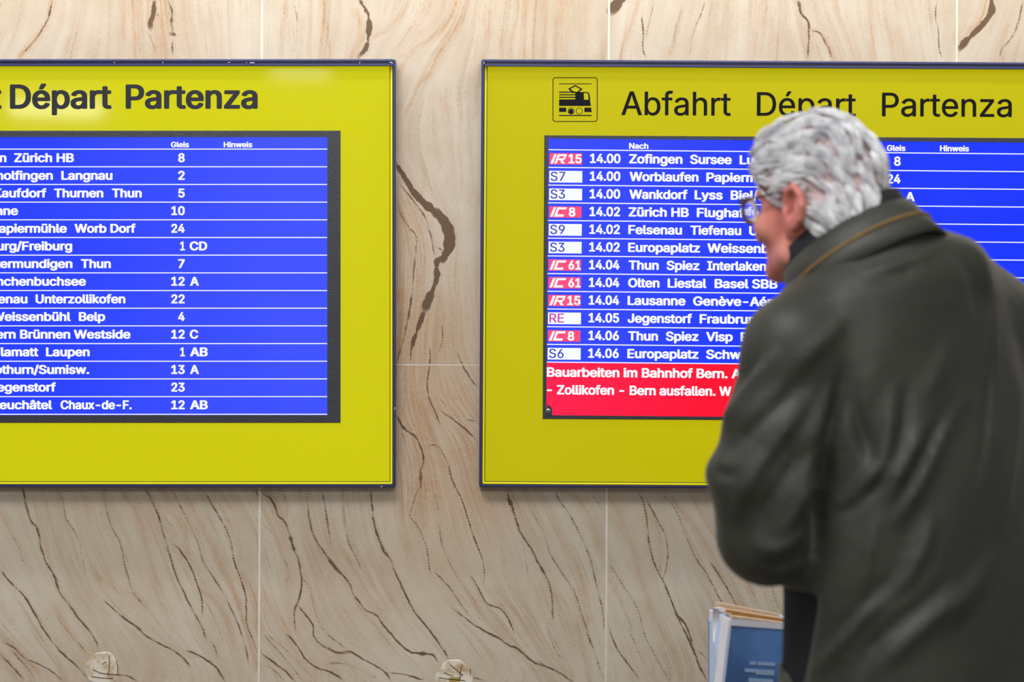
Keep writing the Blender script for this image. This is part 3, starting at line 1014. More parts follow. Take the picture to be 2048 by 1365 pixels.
def text_geo(s, off, bold_res=3):
    key = (s, off)
    if key in _tc:
        return _tc[key]
    cu = bpy.data.curves.new('lettering', 'FONT')
    cu.body = s
    cu.size = 1.0
    cu.offset = off
    cu.resolution_u = bold_res
    cu.fill_mode = 'NONE'
    if FONT:
        cu.font = FONT
    o = bpy.data.objects.new('lettering', cu)
    COL.objects.link(o)
    bpy.context.view_layer.update()
    dg = bpy.context.evaluated_depsgraph_get()
    me = bpy.data.meshes.new_from_object(o.evaluated_get(dg))
    v = np.zeros(len(me.vertices) * 3)
    me.vertices.foreach_get('co', v)
    v = v.reshape(-1, 3)[:, :2]
    ed = np.zeros(len(me.edges) * 2, int)
    me.edges.foreach_get('vertices', ed)
    v, f = fill_outlines(v, ed.reshape(-1, 2))
    bpy.data.objects.remove(o)
    bpy.data.curves.remove(cu)
    bpy.data.meshes.remove(me)
    _tc[key] = (v, f)
    return _tc[key]


def cap_h(off):
    v, f = text_geo('H', off)
    return v[:, 1].max() - v[:, 1].min(), v[:, 1].min()


class WB:
    """collects words; every word becomes a mesh object of its own"""
    def __init__(self):
        self.items = []

    def build(self, name, mat, parent):
        for s_, m in self.items:
            t = s_.replace('.', '')
            nm = name
            if name == 'departure_row':
                nm = 'departure_time' if ('.' in s_ and t.isdigit()) else 'track_number' if t.isdigit() else 'sector_letters' if s_ in ('A', 'C', 'CD', 'AB') else 'destination_name'
            m.build(nm, mat, parent)


def put_text(mb_, s, x0, x1, base, cap, off, mapf, xs=None, right=False, italic=0.0):
    """text fitted between x0 and x1 (picture px) on a baseline; mapf turns px to a world point"""
    v0, f0 = text_geo(s, 0.0)
    ch0, lo0 = cap_h(0.0)
    v, f = v0, list(f0)
    if off > 0:
        # heavier strokes: the outline laid over itself, shifted all round by the stroke gain
        vv, n0 = [v0], len(v0)
        for k_ in range(8):
            a_ = math.pi / 8 + k_ * math.pi / 4
            vv.append(v0 + np.array([math.cos(a_) * off, math.sin(a_) * off * 0.6, 0.0]))
            f += [tuple(i + n0 * (k_ + 1) for i in p) for p in f0]
        v = np.vstack(vv)
    ch, lo = ch0 + 2 * off * 0.55, lo0 - off * 0.55
    ky = cap / ch
    vx0, vx1 = v[:, 0].min(), v[:, 0].max()
    kx = xs * ky if xs is not None else (x1 - x0) / (vx1 - vx0)
    if right:
        X = x1 + (v[:, 0] - vx1) * kx
    else:
        X = x0 + (v[:, 0] - vx0) * kx
    Yv = (v[:, 1] - lo) * ky
    X = X + italic * Yv
    if isinstance(mb_, WB):
        mb_.items.append((s, MB()))
        mb_ = mb_.items[-1][1]
    n0 = len(v0)
    mb_.add([mapf(a, base - b) - Vector((0, 0.00005 * (i // n0) + v[i, 2], 0)) for i, (a, b) in enumerate(zip(X, Yv))], f)
    return kx / ky


# ------------------------------------------------------------------ board builder
def rounded_loop(x0, x1, y0, y1, r, n=4):
    pts = []
    for (cx, cy, a0) in ((x1 - r, y0 + r, -90), (x1 - r, y1 - r, 0), (x0 + r, y1 - r, 90), (x0 + r, y0 + r, 180)):
        for k in range(n + 1):
            a = math.radians(a0 + 90.0 * k / n)
            pts.append((cx + r * math.cos(a), cy + r * math.sin(a)))
    return pts


def ring_mesh(loops, closed=False):
    """loops: list of (list of world pts)"""
    n = len(loops[0])
    vs = [p for l in loops for p in l]
    fs = []
    for i in range(len(loops) - 1):
        for k in range(n):
            fs.append((i * n + k, (i + 1) * n + k, (i + 1) * n + (k + 1) % n, i * n + (k + 1) % n))
    return vs, fs


YP = -0.040      # front of the yellow glass
YB = -0.044      # front of the bezel
YS = -0.0425     # front of the display


def make_board(label, ox0, ox1, oy0, oy1, rot, piv, srot, spiv, bez, scr, ymat, smat):
    root = thing('departure_board', label, 'departure board')

    def B(u, v, y):
        y = y + 0.02 if y < -0.01 else y
        dx, dy = u - piv[0], v - piv[1]
        return PY(piv[0] + dx * math.cos(rot) - dy * math.sin(rot), piv[1] + dx * math.sin(rot) + dy * math.cos(rot), y)

    def S(u, v, y):
        y = y + 0.02 if y < -0.01 else y
        dx, dy = u - spiv[0], v - spiv[1]
        return PY(spiv[0] + dx * math.cos(srot) - dy * math.sin(srot), spiv[1] + dx * math.sin(srot) + dy * math.cos(srot), y)
    # outer frame: profile swept round the rectangle
    prof = [(0, 0.0), (0, -0.0575), (1.0, -0.0595), (2.0, -0.060), (4.2, -0.060), (5.0, -0.059), (5.2, -0.057), (5.2, -0.036), (9.0, -0.036)]
    loops = []
    for ins, y in prof:
        loops.append([B(a, b, y) for a, b in rounded_loop(ox0 + ins, ox1 - ins, oy0 + ins, oy1 - ins, max(1.0, 4.5 - ins))])
    vs, fs = ring_mesh(loops)
    fr = mesh_obj('frame', vs, fs, M['navy'], root)
    # small bright knocks in the paint
    # back tray closing the case
    mb_ = MB()
    mb_.hexa([B(ox0 + 3, oy0 + 3, -0.034), B(ox1 - 3, oy0 + 3, -0.034), B(ox1 - 3, oy1 - 3, -0.034), B(ox0 + 3, oy1 - 3, -0.034)],
             [B(ox0 + 3, oy0 + 3, -0.001), B(ox1 - 3, oy0 + 3, -0.001), B(ox1 - 3, oy1 - 3, -0.001), B(ox0 + 3, oy1 - 3, -0.001)])
    mb_.build('back_tray', M['black'], root)
    # hinge rail along the top with its grooves
    mb_ = MB()
    seq = [(5.0, -0.0575), (6.5, -0.0575), (6.8, -0.055), (8.6, -0.055), (8.9, -0.0572), (13.2, -0.0572), (14.2, -0.056), (14.6, -0.041)]
    vs = []
    for d, y in seq:
        vs += [B(ox0 + 5.2, oy0 + d, y), B(ox1 - 5.2, oy0 + d, y)]
    fs = [(2 * i, 2 * i + 2, 2 * i + 3, 2 * i + 1) for i in range(len(seq) - 1)]
    mb_.add(vs, fs)
    mb_.build('top_rail', M['navy'], root)
    # yellow glass
    g0x, g1x, g0y, g1y = ox0 + 6.6, ox1 - 6.6, oy0 + 14.4, oy1 - 6.4
    vs, fs = ring_mesh([[B(a, b, y) for a, b in rounded_loop(g0x + i, g1x - i, g0y + (0 if True else i), g1y - i, 2.0, 2)] for i, y in ((0, -0.036), (0, YP + 0.0012), (0.8, YP), (3.6, YP))])
    mesh_obj('glass_rim', vs, fs, M['yellow_rim'], root)
    vs, fs = ring_mesh([[B(a, b, y) for a, b in rounded_loop(g0x + i, g1x - i, g0y, g1y - i, 2.0, 2)] for i, y in ((3.6, YP), (4.6, YP + 0.0006), (5.6, YP))])
    mesh_obj('bevel_line', vs, fs, M['green_line'], root)
    # sheet with an opening for the display
    a0, a1, b0, b1 = g0x + 5.6, g1x - 5.6, g0y, g1y - 5.6
    c0, c1, d0, d1 = bez
    O = [B(a0, b0, YP), B(a1, b0, YP), B(a1, b1, YP), B(a0, b1, YP)]
    I = [B(c0, d0, YP), B(c1, d0, YP), B(c1, d1, YP), B(c0, d1, YP)]
    I2 = [B(c0, d0, YP + 0.006), B(c1, d0, YP + 0.006), B(c1, d1, YP + 0.006), B(c0, d1, YP + 0.006)]
    vs = O + I + I2
    fs = [(0, 4, 5, 1), (1, 5, 6, 2), (2, 6, 7, 3), (3, 7, 4, 0)] + [(4 + k, 8 + k, 8 + (k + 1) % 4, 4 + (k + 1) % 4) for k in range(4)]
    panel = mesh_obj('yellow_panel', vs, fs, ymat, root)
    # bezel round the display
    s0, s1, t0, t1 = scr
    L0 = [B(c0, d0, YP + 0.002), B(c1, d0, YP + 0.002), B(c1, d1, YP + 0.002), B(c0, d1, YP + 0.002)]
    L1 = [B(c0, d0, YB + 0.0008), B(c1, d0, YB + 0.0008), B(c1, d1, YB + 0.0008), B(c0, d1, YB + 0.0008)]
    L2 = [B(c0 + 1, d0 + 1, YB), B(c1 - 1, d0 + 1, YB), B(c1 - 1, d1 - 1, YB), B(c0 + 1, d1 - 1, YB)]
    L3 = [S(s0, t0, YB), S(s1, t0, YB), S(s1, t1, YB), S(s0, t1, YB)]
    L4 = [S(s0, t0, YB + 0.003), S(s1, t0, YB + 0.003), S(s1, t1, YB + 0.003), S(s0, t1, YB + 0.003)]
    vs, fs = ring_mesh([L0, L1, L2, L3, L4])
    bz = mesh_obj('bezel', vs, fs, M['bezel'], root)
    # display
    mb_ = MB()
    e = 0.5
    mb_.hexa([S(s0 - e, t0 - e, YS), S(s1 + e, t0 - e, YS), S(s1 + e, t1 + e, YS), S(s0 - e, t1 + e, YS)],
             [S(s0 - e, t0 - e, YS + 0.003), S(s1 + e, t0 - e, YS + 0.003), S(s1 + e, t1 + e, YS + 0.003), S(s0 - e, t1 + e, YS + 0.003)])
    sc = mb_.build('screen', smat, root)
    return root, B, S, panel, bz, sc, fr


TXT = 0.0004
BO = 0.037       # embolden of the display lettering
left, B1, S1b, panel1, bez1, scr1, fr1 = make_board(
    'large yellow departure board at the left, blue timetable screen ending in row 12 AB', -475.0, 791.5, 118.3, 975.3, 0.0, (0, 0), 0.0, (0, 0),
    (-362.0, 681.0, 261.5, 846.5), (-336.0, 654.5, 274.5, 831.0), M['yellow_l'], M['scr_l'])
right, B2, S2b, panel2, bez2, scr2, fr2 = make_board(
    'yellow departure board at the right, behind the man, with train pictogram and red notice', 963.0, 2221.0, 118.6, 974.8, 0.0058, (963.0, 118.6), 0.0090, (1097.0, 299.6),
    (1089.5, 2101.0, 270.0, 838.0), (1097.3, 2087.0, 277.0, 831.0), M['yellow_r'], M['scr_r'])


def scuffs(fr, fmap, lst):
    m_ = MB()
    for (x0, x1, y0, y1) in lst:
        m_.hexa([fmap(x0, y0, -0.0606), fmap(x1, y0, -0.0606), fmap(x1, y1, -0.0606), fmap(x0, y1, -0.0606)],
                [fmap(x0, y0, -0.0570), fmap(x1, y0, -0.0570), fmap(x1, y1, -0.0570), fmap(x0, y1, -0.0570)])
    m_.build('paint_chip', M['scuff'], fr)['kind'] = 'stuff'


scuffs(fr1, B1, [(500, 509, 125, 126.5), (492, 494, 125, 126.3), (228, 229.5, 124, 126), (325, 326, 123.5, 126.5), (456, 460, 124.6, 125.6),
                 (719, 720.2, 124, 127), (779, 783, 124, 125.4), (783.6, 784.8, 124, 128), (761, 764.5, 973, 974.4), (789, 790, 815, 820)])
scuffs(fr2, B2, [(967.5, 969, 124.5, 127)])
# header lettering on the yellow glass
XS_H = None
m_ = WB()
f1 = lambda x, y: B1(x, y, YP - TXT)
put_text(m_, 'Départ', 19.8, 223.4, 217.8, 48.8, 0.028, f1)
xs_h = put_text(m_, 'Partenza', 251.3, 515.4, 217.8, 48.8, 0.028, f1)
put_text(m_, 'Abfahrt', 0, 3.5, 217.8, 48.8, 0.028, f1, xs=xs_h, right=True)
m_.build('header_word', M['letter_glare_grey'], panel1)
m_ = WB()
f2 = lambda x, y: B2(x, y, YP - TXT)


def un(x, y, rot=0.0058, piv=(963.0, 118.6)):
    """measured picture px -> the board's own level px"""
    dx, dy = x - piv[0], y - piv[1]
    return piv[0] + dx * math.cos(rot) + dy * math.sin(rot), piv[1] - dx * math.sin(rot) + dy * math.cos(rot)


def fit2(s, x0, x1, yb, cap, off):
    a = un(x0, yb)
    b = un(x1, yb)
    put_text(m_, s, a[0], b[0], (a[1] + b[1]) / 2, cap, off, f2)


fit2('Abfahrt', 1242.5, 1461.6, 231.0, 47.5, 0.008)
fit2('Départ', 1513.6, 1712.0, 232.4, 47.5, 0.008)
fit2('Partenza', 1763.8, 2023.5, 233.6, 47.5, 0.008)
m_.build('header_word', M['letter_black'], panel2)


# train pictogram
def picto(mapf, parent, mat):
    q = lambda x, y: mapf(*un(1090 + x / 10.24, 140 + y / 10.24))
    m = MB()

    def poly(pts):
        m.add([q(x, y) for x, y in pts][::-1], [tuple(range(len(pts)))])

    def ringp(po, pi):
        n = len(po)
        m.add([q(x, y) for x, y in po] + [q(x, y) for x, y in pi], [(k, n + k, n + (k + 1) % n, (k + 1) % n) for k in range(n)])

    def rect(x0, y0, x1, y1):
        poly([(x0, y0), (x1, y0), (x1, y1), (x0, y1)])
    ringp(rounded_loop(155, 1077, 150, 1064, 58, 6), rounded_loop(171, 1061, 166, 1048, 44, 6))
    rect(288, 277, 955, 293)
    rect(288, 921, 955, 943)
    ringp([(620, 306), (770, 392), (680, 470), (560, 470), (472, 386)], [(622, 336), (722, 393), (660, 450), (590, 450), (520, 388)])
    for y0, y1 in ((443, 466), (497, 520), (551, 574)):
        rect(288, y0, 625, y1)
    # body with rounded roof corner, window left open
    rect(288, 603, 625, 738)
    poly([(620, 450), (790, 452), (790, 740), (620, 738)])
    poly([(786, 610), (893, 610), (920, 610), (940, 738), (786, 738)])
    poly([(786, 452), (860, 452), (890, 462), (907, 485), (930, 610), (893, 612), (882, 490), (868, 474), (786, 474)])
    poly([(786, 470), (794, 480), (800, 600), (786, 612)])
    rect(288, 772, 435, 862)
    poly([(806, 772), (945, 772), (957, 864), (806, 864)])
    for cx in (536, 702):
        o_ = [(cx + 70 * math.cos(a), 840 + 70 * math.sin(a)) for a in [2 * math.pi * k / 28 for k in range(28)]]
        i_ = [(cx + 58 * math.cos(a), 840 + 58 * math.sin(a)) for a in [2 * math.pi * k / 28 for k in range(28)]]
        ringp(o_, i_)
    o_ = [(534 + 52 * math.cos(a), 848 + 52 * math.sin(a)) for a in [2 * math.pi * k / 24 for k in range(24)]]
    poly(o_)
    return m.build('train_pictogram', mat, parent)


picto(f2, panel2, M['letter_black'])

# left display content
PITCH = 35.385
m_ = MB()
g1 = lambda x, y: S1b(x, y, YS - TXT)
for k in range(16):
    y = 298.4 + PITCH * k
    m_ = MB()
    m_.add([S1b(-334, y - 0.95, YS - TXT), S1b(654.3, y - 0.95, YS - TXT), S1b(654.3, y + 0.95, YS - TXT), S1b(-334, y + 0.95, YS - TXT)], [(0, 1, 2, 3)])
    m_.build('row_line', M['white'], scr1)
m_ = WB()
put_text(m_, 'Gleis', 341.8, 378.1, 295.0, 11.2, BO, g1)
put_text(m_, 'Hinweis', 447.3, 504.8, 295.0, 11.2, BO, g1)
m_.build('column_heading', M['white'], scr1)
_mt = MB()
XS = put_text(_mt, 'Zürich HB', 28.3, 148.0, 0, 18.0, BO, g1)
rowsL = [
    ([('Olten', None, 13.0), ('Zürich HB', 28.3, 148.0)], '8', ''),
    ([('Konolfingen', None, 105.8), ('Langnau', 122.5, 225.0)], '2', ''),
    ([('Kaufdorf', None, 93.2), ('Thurnen', 108.0, 206.7), ('Thun', 223.8, 283.5)], '5', ''),
    ([('Lausanne', None, 36.2)], '10', ''),
    ([('Papiermühle', None, 133.8), ('Worb Dorf', 149.0, 271.5)], '24', ''),
    ([('Fribourg/Freiburg', None, 144.5)], '1', 'CD'),
    ([('Ostermundigen', None, 145.0), ('Thun', 161.7, 221.8)], '7', ''),
    ([('Münchenbuchsee', None, 172.0)], '12', 'A'),
    ([('Felsenau', None, 55.0), ('Unterzollikofen', 71.0, 250.8)], '22', ''),
    ([('Weissenbühl', None, 141.5), ('Belp', 157.6, 210.5)], '4', ''),
    ([('Bern Brünnen Westside', None, 261.0)], '12', 'C'),
    ([('Flamatt', None, 77.0), ('Laupen', 92.0, 179.5)], '1', 'AB'),
    ([('Solothurn/Sumisw.', None, 178.7)], '13', 'A'),
    ([('Jegenstorf', None, 112.0)], '23', ''),
    ([('Neuchâtel', None, 104.6), ('Chaux-de-F.', 121.0, 263.7)], '12', 'AB')]
LW = {'A': (380, 398), 'C': (379.5, 396.5), 'CD': (379.3, 414.5), 'AB': (380, 415.6)}
for k, (words, num, sec) in enumerate(rowsL):
    yb = 324.7 + 35.32 * k
    m_ = WB()
    for (s, x0, x1) in words:
        if x0 is None:
            put_text(m_, s, 0, x1, yb, 18.0, BO, g1, xs=XS, right=True)
        else:
            put_text(m_, s, x0, x1, yb, 18.0, BO, g1)
    if num == '1':
        put_text(m_, num, 360.3, 370.0, yb, 18.0, BO, g1)
    elif len(num) == 1:
        put_text(m_, num, 356.3, 369.6, yb, 18.0, BO, g1)
    else:
        put_text(m_, num, 342.4, 369.6, yb, 18.0, BO, g1)
    if sec:
        put_text(m_, sec, LW[sec][0], LW[sec][1], yb, 18.0, BO, g1)
    m_.build('departure_row', M['white'], scr1)

# right display content; u,v are level px of the turned display
SU, SV = 1097.0, 299.6
g2 = lambda x, y: S2b(x, y, YS - TXT)
g2b = lambda x, y: S2b(x, y, YS - 2 * TXT)


def us(x, y):
    return x + (y - SV) * 0.009


P2 = 35.44
m_ = MB()
for k in range(13):
    y = SV + 35.42 * k
    m_ = MB()
    m_.add([g2(1097.3, y - 1.0), g2(2086.5, y - 1.0), g2(2086.5, y + 1.0), g2(1097.3, y + 1.0)], [(0, 1, 2, 3)])
    m_.build('row_line', M['white'], scr2)
m_ = WB()
put_text(m_, 'Nach', 1258.0, 1296.8, 296.4, 11.8, BO, g2)
put_text(m_, 'Gleis', 1773.5, 1811.0, 296.0, 11.8, BO, g2)
put_text(m_, 'Hinweis', 1879.8, 1938.0, 295.8, 11.8, BO, g2)
m_.build('column_heading', M['white'], scr2)
xs2 = XS
rowsR = [
    ('IR', '15', '14.00', [('Zofingen', 1258, 1365), ('Sursee', 1380, 1463.5), ('Luzern', 1479, None)], '8', ''),
    ('S7', '', '14.00', [('Worblaufen', 1259, 1397), ('Papiermühle', 1412.5, None)], '24', ''),
    ('S3', '', '14.00', [('Wankdorf', 1258.5, 1375), ('Lyss', 1389, 1445.5), ('Biel/Bienne', 1461, None)], '12', 'A'),
    ('IC', '8', '14.02', [('Zürich HB', 1257, 1377.5), ('Flughafen', 1393.5, None)], '12', ''),
    ('S9', '', '14.02', [('Felsenau', 1256.5, 1364), ('Tiefenau', 1380.5, 1482.5), ('Unterz.', 1498, None)], '', ''),
    ('S3', '', '14.02', [('Europaplatz', 1256, 1400), ('Weissenbühl', 1414.5, None)], '', ''),
    ('IC', '61', '14.04', [('Thun', 1257, 1317.5), ('Spiez', 1333, 1399), ('Interlaken', 1414, 1532.5), ('Ost', 1541, None)], '', ''),
    ('IC', '61', '14.04', [('Olten', 1256, 1319), ('Liestal', 1335, 1413), ('Basel SBB', 1429, 1555)], '', ''),
    ('IR', '15', '14.04', [('Lausanne', 1255, 1371), ('Genève-Aéroport', 1386, None)], '', ''),
    ('RE', '', '14.05', [('Jegenstorf', 1255, 1384), ('Fraubrunnen', 1399, None)], '', ''),
    ('IC', '8', '14.06', [('Thun', 1256, 1316), ('Spiez', 1331.5, 1397), ('Visp', 1412, 1465.5), ('Brig', 1481, None)], '', ''),
    ('S6', '', '14.06', [('Europaplatz', 1254.5, 1397), ('Schwarzenburg', 1412, None)], '', '')]
for k, (kind, no, tm, words, num, sec) in enumerate(rowsR):
    v = 325.6 + P2 * k
    ymeas = 326.6 + P2 * k
    sh = us(0, ymeas)
    m_ = WB()
    put_text(m_, tm, 1180.0 + 0.0, 1241.3, v, 19.0, BO, g2)
    for (s, x0, x1) in words:
        if x1 is None:
            put_text(m_, s, x0 + sh, 0, v, 18.6, BO, g2, xs=xs2)
        else:
            put_text(m_, s, x0 + sh, x1 + sh, v, 18.6, BO, g2)
    if num:
        if len(num) == 1:
            put_text(m_, num, 1788 + sh, 1801.3 + sh, v, 18.6, BO, g2)
        else:
            put_text(m_, num, 1773.8 + sh, 1801.0 + sh, v, 18.6, BO, g2)
    if sec:
        put_text(m_, sec, 1811 + sh, 1829.5 + sh, v, 18.6, BO, g2)
    m_.build('departure_row', M['white'], scr2)
    if kind in ('IR', 'IC'):
        b = MB()
        xa, xb, ya, yb2 = 1099.2, 1164.2, v - 19.2, v + 3.4
        b.add([g2(xa, ya), g2(xb, ya), g2(xb, yb2), g2(xa, yb2)], [(0, 1, 2, 3)])
        b.build('train_badge', M['badge_red'], scr2)
        t = MB()
        # slanted double-stroke mark: I + R / C
        base, h = v + 1.6, 19.0
        sl = 7.4

        def sp(pts):
            t.add([g2b(x + sl * (-yy / h), base + yy) for x, yy in pts][::-1], [tuple(range(len(pts)))])
        sp([(1101.2, 0), (1101.2, -h), (1106.4, -h), (1106.4, 0)])
        sp([(1108.8, 0), (1108.8, -h), (1113.4, -h), (1113.4, 0)])
        if kind == 'IR':
            sp([(1113.4, -h), (1126.6, -h), (1127.0, -h + 4), (1113.4, -h + 4)])
            sp([(1123.0, -h + 4), (1127.2, -h + 4), (1126.4, -8), (1122.0, -9)])
            sp([(1113.4, -10.5), (1124.0, -10.5), (1125.0, -7), (1113.4, -7)])
            sp([(1117.0, -8), (1122.0, -8), (1130.2, 0), (1123.4, 0)])
            put_text(t, no, 1137.0, 1163.6, base - 0.6, 18.4, BO, g2b)
        else:
            sp([(1113.4, -h), (1127.6, -h), (1127.6, -h + 4.4), (1113.4, -h + 4.4)])
            sp([(1113.4, -4.6), (1127.6, -4.6), (1127.6, 0), (1113.4, 0)])
            if no == '8':
                put_text(t, no, 1138.6, 1152.0, base - 0.4, 18.4, BO, g2b)
            else:
                put_text(t, no, 1139.0, 1164.0, base - 0.6, 18.4, BO, g2b)
        t.build('badge_lettering', M['white'], scr2)
    else:
        b = MB()
        xa, xb, ya, yb2 = 1099.0, 1165.0, v - 19.4, v + 4.0
        b.add([g2(xa, ya), g2(xb, ya), g2(xb, yb2), g2(xa, yb2)], [(0, 1, 2, 3)])
        b.build('train_badge', M['badge_white'], scr2)
        t = WB()
        put_text(t, kind, 1101.8, 1131.0, v + 0.8, 18.2, 0.009, g2b)
        t.build('badge_lettering', M['ink_mag'] if kind == 'RE' else M['ink_blue'], scr2)
# red notice
m_ = MB()
m_.add([g2(1097.3, 726.0), g2(2086.5, 726.0), g2(2086.5, 831.0), g2(1097.3, 831.0)], [(0, 1, 2, 3)])
m_.build('notice_field', M['red'], scr2)
m_ = WB()
put_text(m_, 'Bauarbeiten im Bahnhof Bern.', 1097.6, 1459.5, 754.0, 19.0, BO, g2b)
put_text(m_, 'A', 1467.0, 1486.0, 754.0, 19.0, BO, g2b)
put_text(m_, '- Zollikofen - Bern ausfallen.', 1098.0, 1435.5, 789.3, 19.0, BO, g2b)
put_text(m_, 'W', 1442.5, 1467.0, 789.3, 19.0, BO, g2b)
m_.build('notice_lettering', M['white'], scr2)
# screw tab in the corner of the display
m_ = MB()
cx, cy = 1098.5, 825.0
o_ = [(1097, 832)] + [(cx + 10.5 * math.cos(a), cy - 7 - 0 + 10.5 * math.sin(a) + 3) for a in np.linspace(-math.pi / 2, 0.0, 8)] + [(cx + 10.5, 832)]
m_.add([S2b(x, y, YB - 0.0004) for x, y in o_][::-1] + [S2b(x, y, YB + 0.002) for x, y in o_][::-1], [tuple(range(len(o_)))] + [(k, k + len(o_), (k + 1) % len(o_) + len(o_), (k + 1) % len(o_)) for k in range(len(o_))])
m_.build('screw_tab', M['bezel'], bez2)
m_ = MB()
c = [(1101.2 + 4.1 * math.cos(a), 822.0 + 4.1 * math.sin(a)) for a in [2 * math.pi * k / 16 for k in range(16)]]
ci = [(1101.2 + 1.9 * math.cos(a), 822.0 + 1.9 * math.sin(a)) for a in [2 * math.pi * k / 16 for k in range(16)]]
vs = [S2b(x, y, YB - 0.0005) for x, y in c] + [S2b(x, y, YB - 0.0022) for x, y in ci] + [S2b(x, y, YB - 0.0006) for x, y in ci]
m_.add(vs, [(k, (k + 1) % 16, 16 + (k + 1) % 16, 16 + k) for k in range(16)] + [(16 + k, 16 + (k + 1) % 16, 32 + (k + 1) % 16, 32 + k) for k in range(16)])
m_.build('screw', M['steel'], bez2)


# ------------------------------------------------------------------ solid modelling on a grid (for the man)
class Field:
    def __init__(self, lo, hi, h):
        self.lo, self.h = np.array(lo, float), h
        self.n = (np.ceil((np.array(hi) - self.lo) / h)).astype(int) + 1
        self.d = np.full(self.n, 0.06, np.float32)

    def _sub(self, lo, hi, pad):
        a = np.clip(((np.array(lo) - pad - self.lo) / self.h).astype(int), 0, self.n - 1)
        b = np.clip(((np.array(hi) + pad - self.lo) / self.h).astype(int) + 2, 1, self.n)
        ax = [self.lo[i] + self.h * np.arange(a[i], b[i]) for i in range(3)]
        X, Y, Z = np.meshgrid(*ax, indexing='ij')
        return (slice(a[0], b[0]), slice(a[1], b[1]), slice(a[2], b[2])), X, Y, Z

    def _mix(self, sl, e, k, op):
        d = self.d[sl]
        e = e.astype(np.float32)
        if op == 'add':
            h = np.clip(0.5 + 0.5 * (d - e) / k, 0, 1)
            self.d[sl] = d * (1 - h) + e * h - k * h * (1 - h)
        elif op == 'cut':
            h = np.clip(0.5 - 0.5 * (d + e) / k, 0, 1)
            self.d[sl] = d * (1 - h) - e * h + k * h * (1 - h)

    def cone(self, a, b, ra, rb, k=0.01, op='add'):
        a, b = np.array(a, float), np.array(b, float)
        r = max(ra, rb)
        sl, X, Y, Z = self._sub(np.minimum(a, b) - r, np.maximum(a, b) + r, 0.03 + k)
        ab = b - a
        t = ((X - a[0]) * ab[0] + (Y - a[1]) * ab[1] + (Z - a[2]) * ab[2]) / max(1e-9, ab @ ab)
        t = np.clip(t, 0, 1)
        e = np.sqrt((X - a[0] - t * ab[0]) ** 2 + (Y - a[1] - t * ab[1]) ** 2 + (Z - a[2] - t * ab[2]) ** 2) - (ra + (rb - ra) * t)
        self._mix(sl, e, k, op)

    def chain(self, pts, rad, k=0.01, op='add'):
        for i in range(len(pts) - 1):
            self.cone(pts[i], pts[i + 1], rad[i], rad[i + 1], k, op)

    def ell(self, c, r, axes=None, k=0.01, op='add'):
        """ellipsoid; axes = 3 unit rows"""
        c, r = np.array(c, float), np.array(r, float)
        R = max(r)
        sl, X, Y, Z = self._sub(c - R, c + R, 0.03 + k)
        D = np.stack([X - c[0], Y - c[1], Z - c[2]], -1)
        if axes is not None:
            D = D @ np.array(axes, float).T
        q0 = np.sqrt(((D / r) ** 2).sum(-1)) + 1e-9
        q1 = np.sqrt(((D / (r * r)) ** 2).sum(-1)) + 1e-9
        self._mix(sl, q0 * (q0 - 1) / q1, k, op)

    def func(self, lo, hi, fn, k=0.01, op='add'):
        sl, X, Y, Z = self._sub(lo, hi, 0.03 + k)
        self._mix(sl, fn(X, Y, Z), k, op)

    def mesh(self):
        """surface nets"""
        d = self.d
        s = d < 0
        n0, n1, n2 = d.shape
        c = np.zeros((n0 - 1, n1 - 1, n2 - 1), np.int8)
        for i in (0, 1):
            for j in (0, 1):
                for k in (0, 1):
                    c += s[i:n0 - 1 + i, j:n1 - 1 + j, k:n2 - 1 + k]
        act = np.argwhere((c > 0) & (c < 8))
        idx = -np.ones(c.shape, np.int64)
        idx[act[:, 0], act[:, 1], act[:, 2]] = np.arange(len(act))
        acc = np.zeros((len(act), 3))
        cnt = np.zeros(len(act))
        offs = [(i, j, k) for i in (0, 1) for j in (0, 1) for k in (0, 1)]
        for a in offs:
            for ax in range(3):
                if a[ax] == 0:
                    b = list(a)
                    b[ax] = 1
                    da = d[act[:, 0] + a[0], act[:, 1] + a[1], act[:, 2] + a[2]]
                    db = d[act[:, 0] + b[0], act[:, 1] + b[1], act[:, 2] + b[2]]
                    m = (da < 0) != (db < 0)
                    t = np.where(m, da / np.where(da == db, 1, da - db), 0)
                    p = np.zeros((len(act), 3))
                    p[:] = a
                    p[:, ax] = t
                    acc += p * m[:, None]
                    cnt += m
        V_ = (act + acc / cnt[:, None]) * self.h + self.lo
        F_ = []
        for ax in range(3):
            u, v = (ax + 1) % 3, (ax + 2) % 3
            sa = [slice(0, None)] * 3
            sb = [slice(0, None)] * 3
            sa[ax] = slice(0, -1)
            sb[ax] = slice(1, None)
            ch = s[tuple(sa)] != s[tuple(sb)]
            e = np.argwhere(ch)
            ok = (e[:, u] > 0) & (e[:, v] > 0) & (e[:, u] < d.shape[u] - 1) & (e[:, v] < d.shape[v] - 1)
            e = e[ok]
            ins = s[e[:, 0], e[:, 1], e[:, 2]]
            q = []
            for (du, dv) in ((0, 0), (-1, 0), (-1, -1), (0, -1)):
                f = e.copy()
                f[:, u] += du
                f[:, v] += dv
                q.append(idx[f[:, 0], f[:, 1], f[:, 2]])
            q = np.stack(q, 1)
            q[~ins] = q[~ins][:, ::-1]
            F_.append(q)
        F_ = np.vstack(F_)
        F_ = F_[(F_ >= 0).all(1)]
        return V_, F_


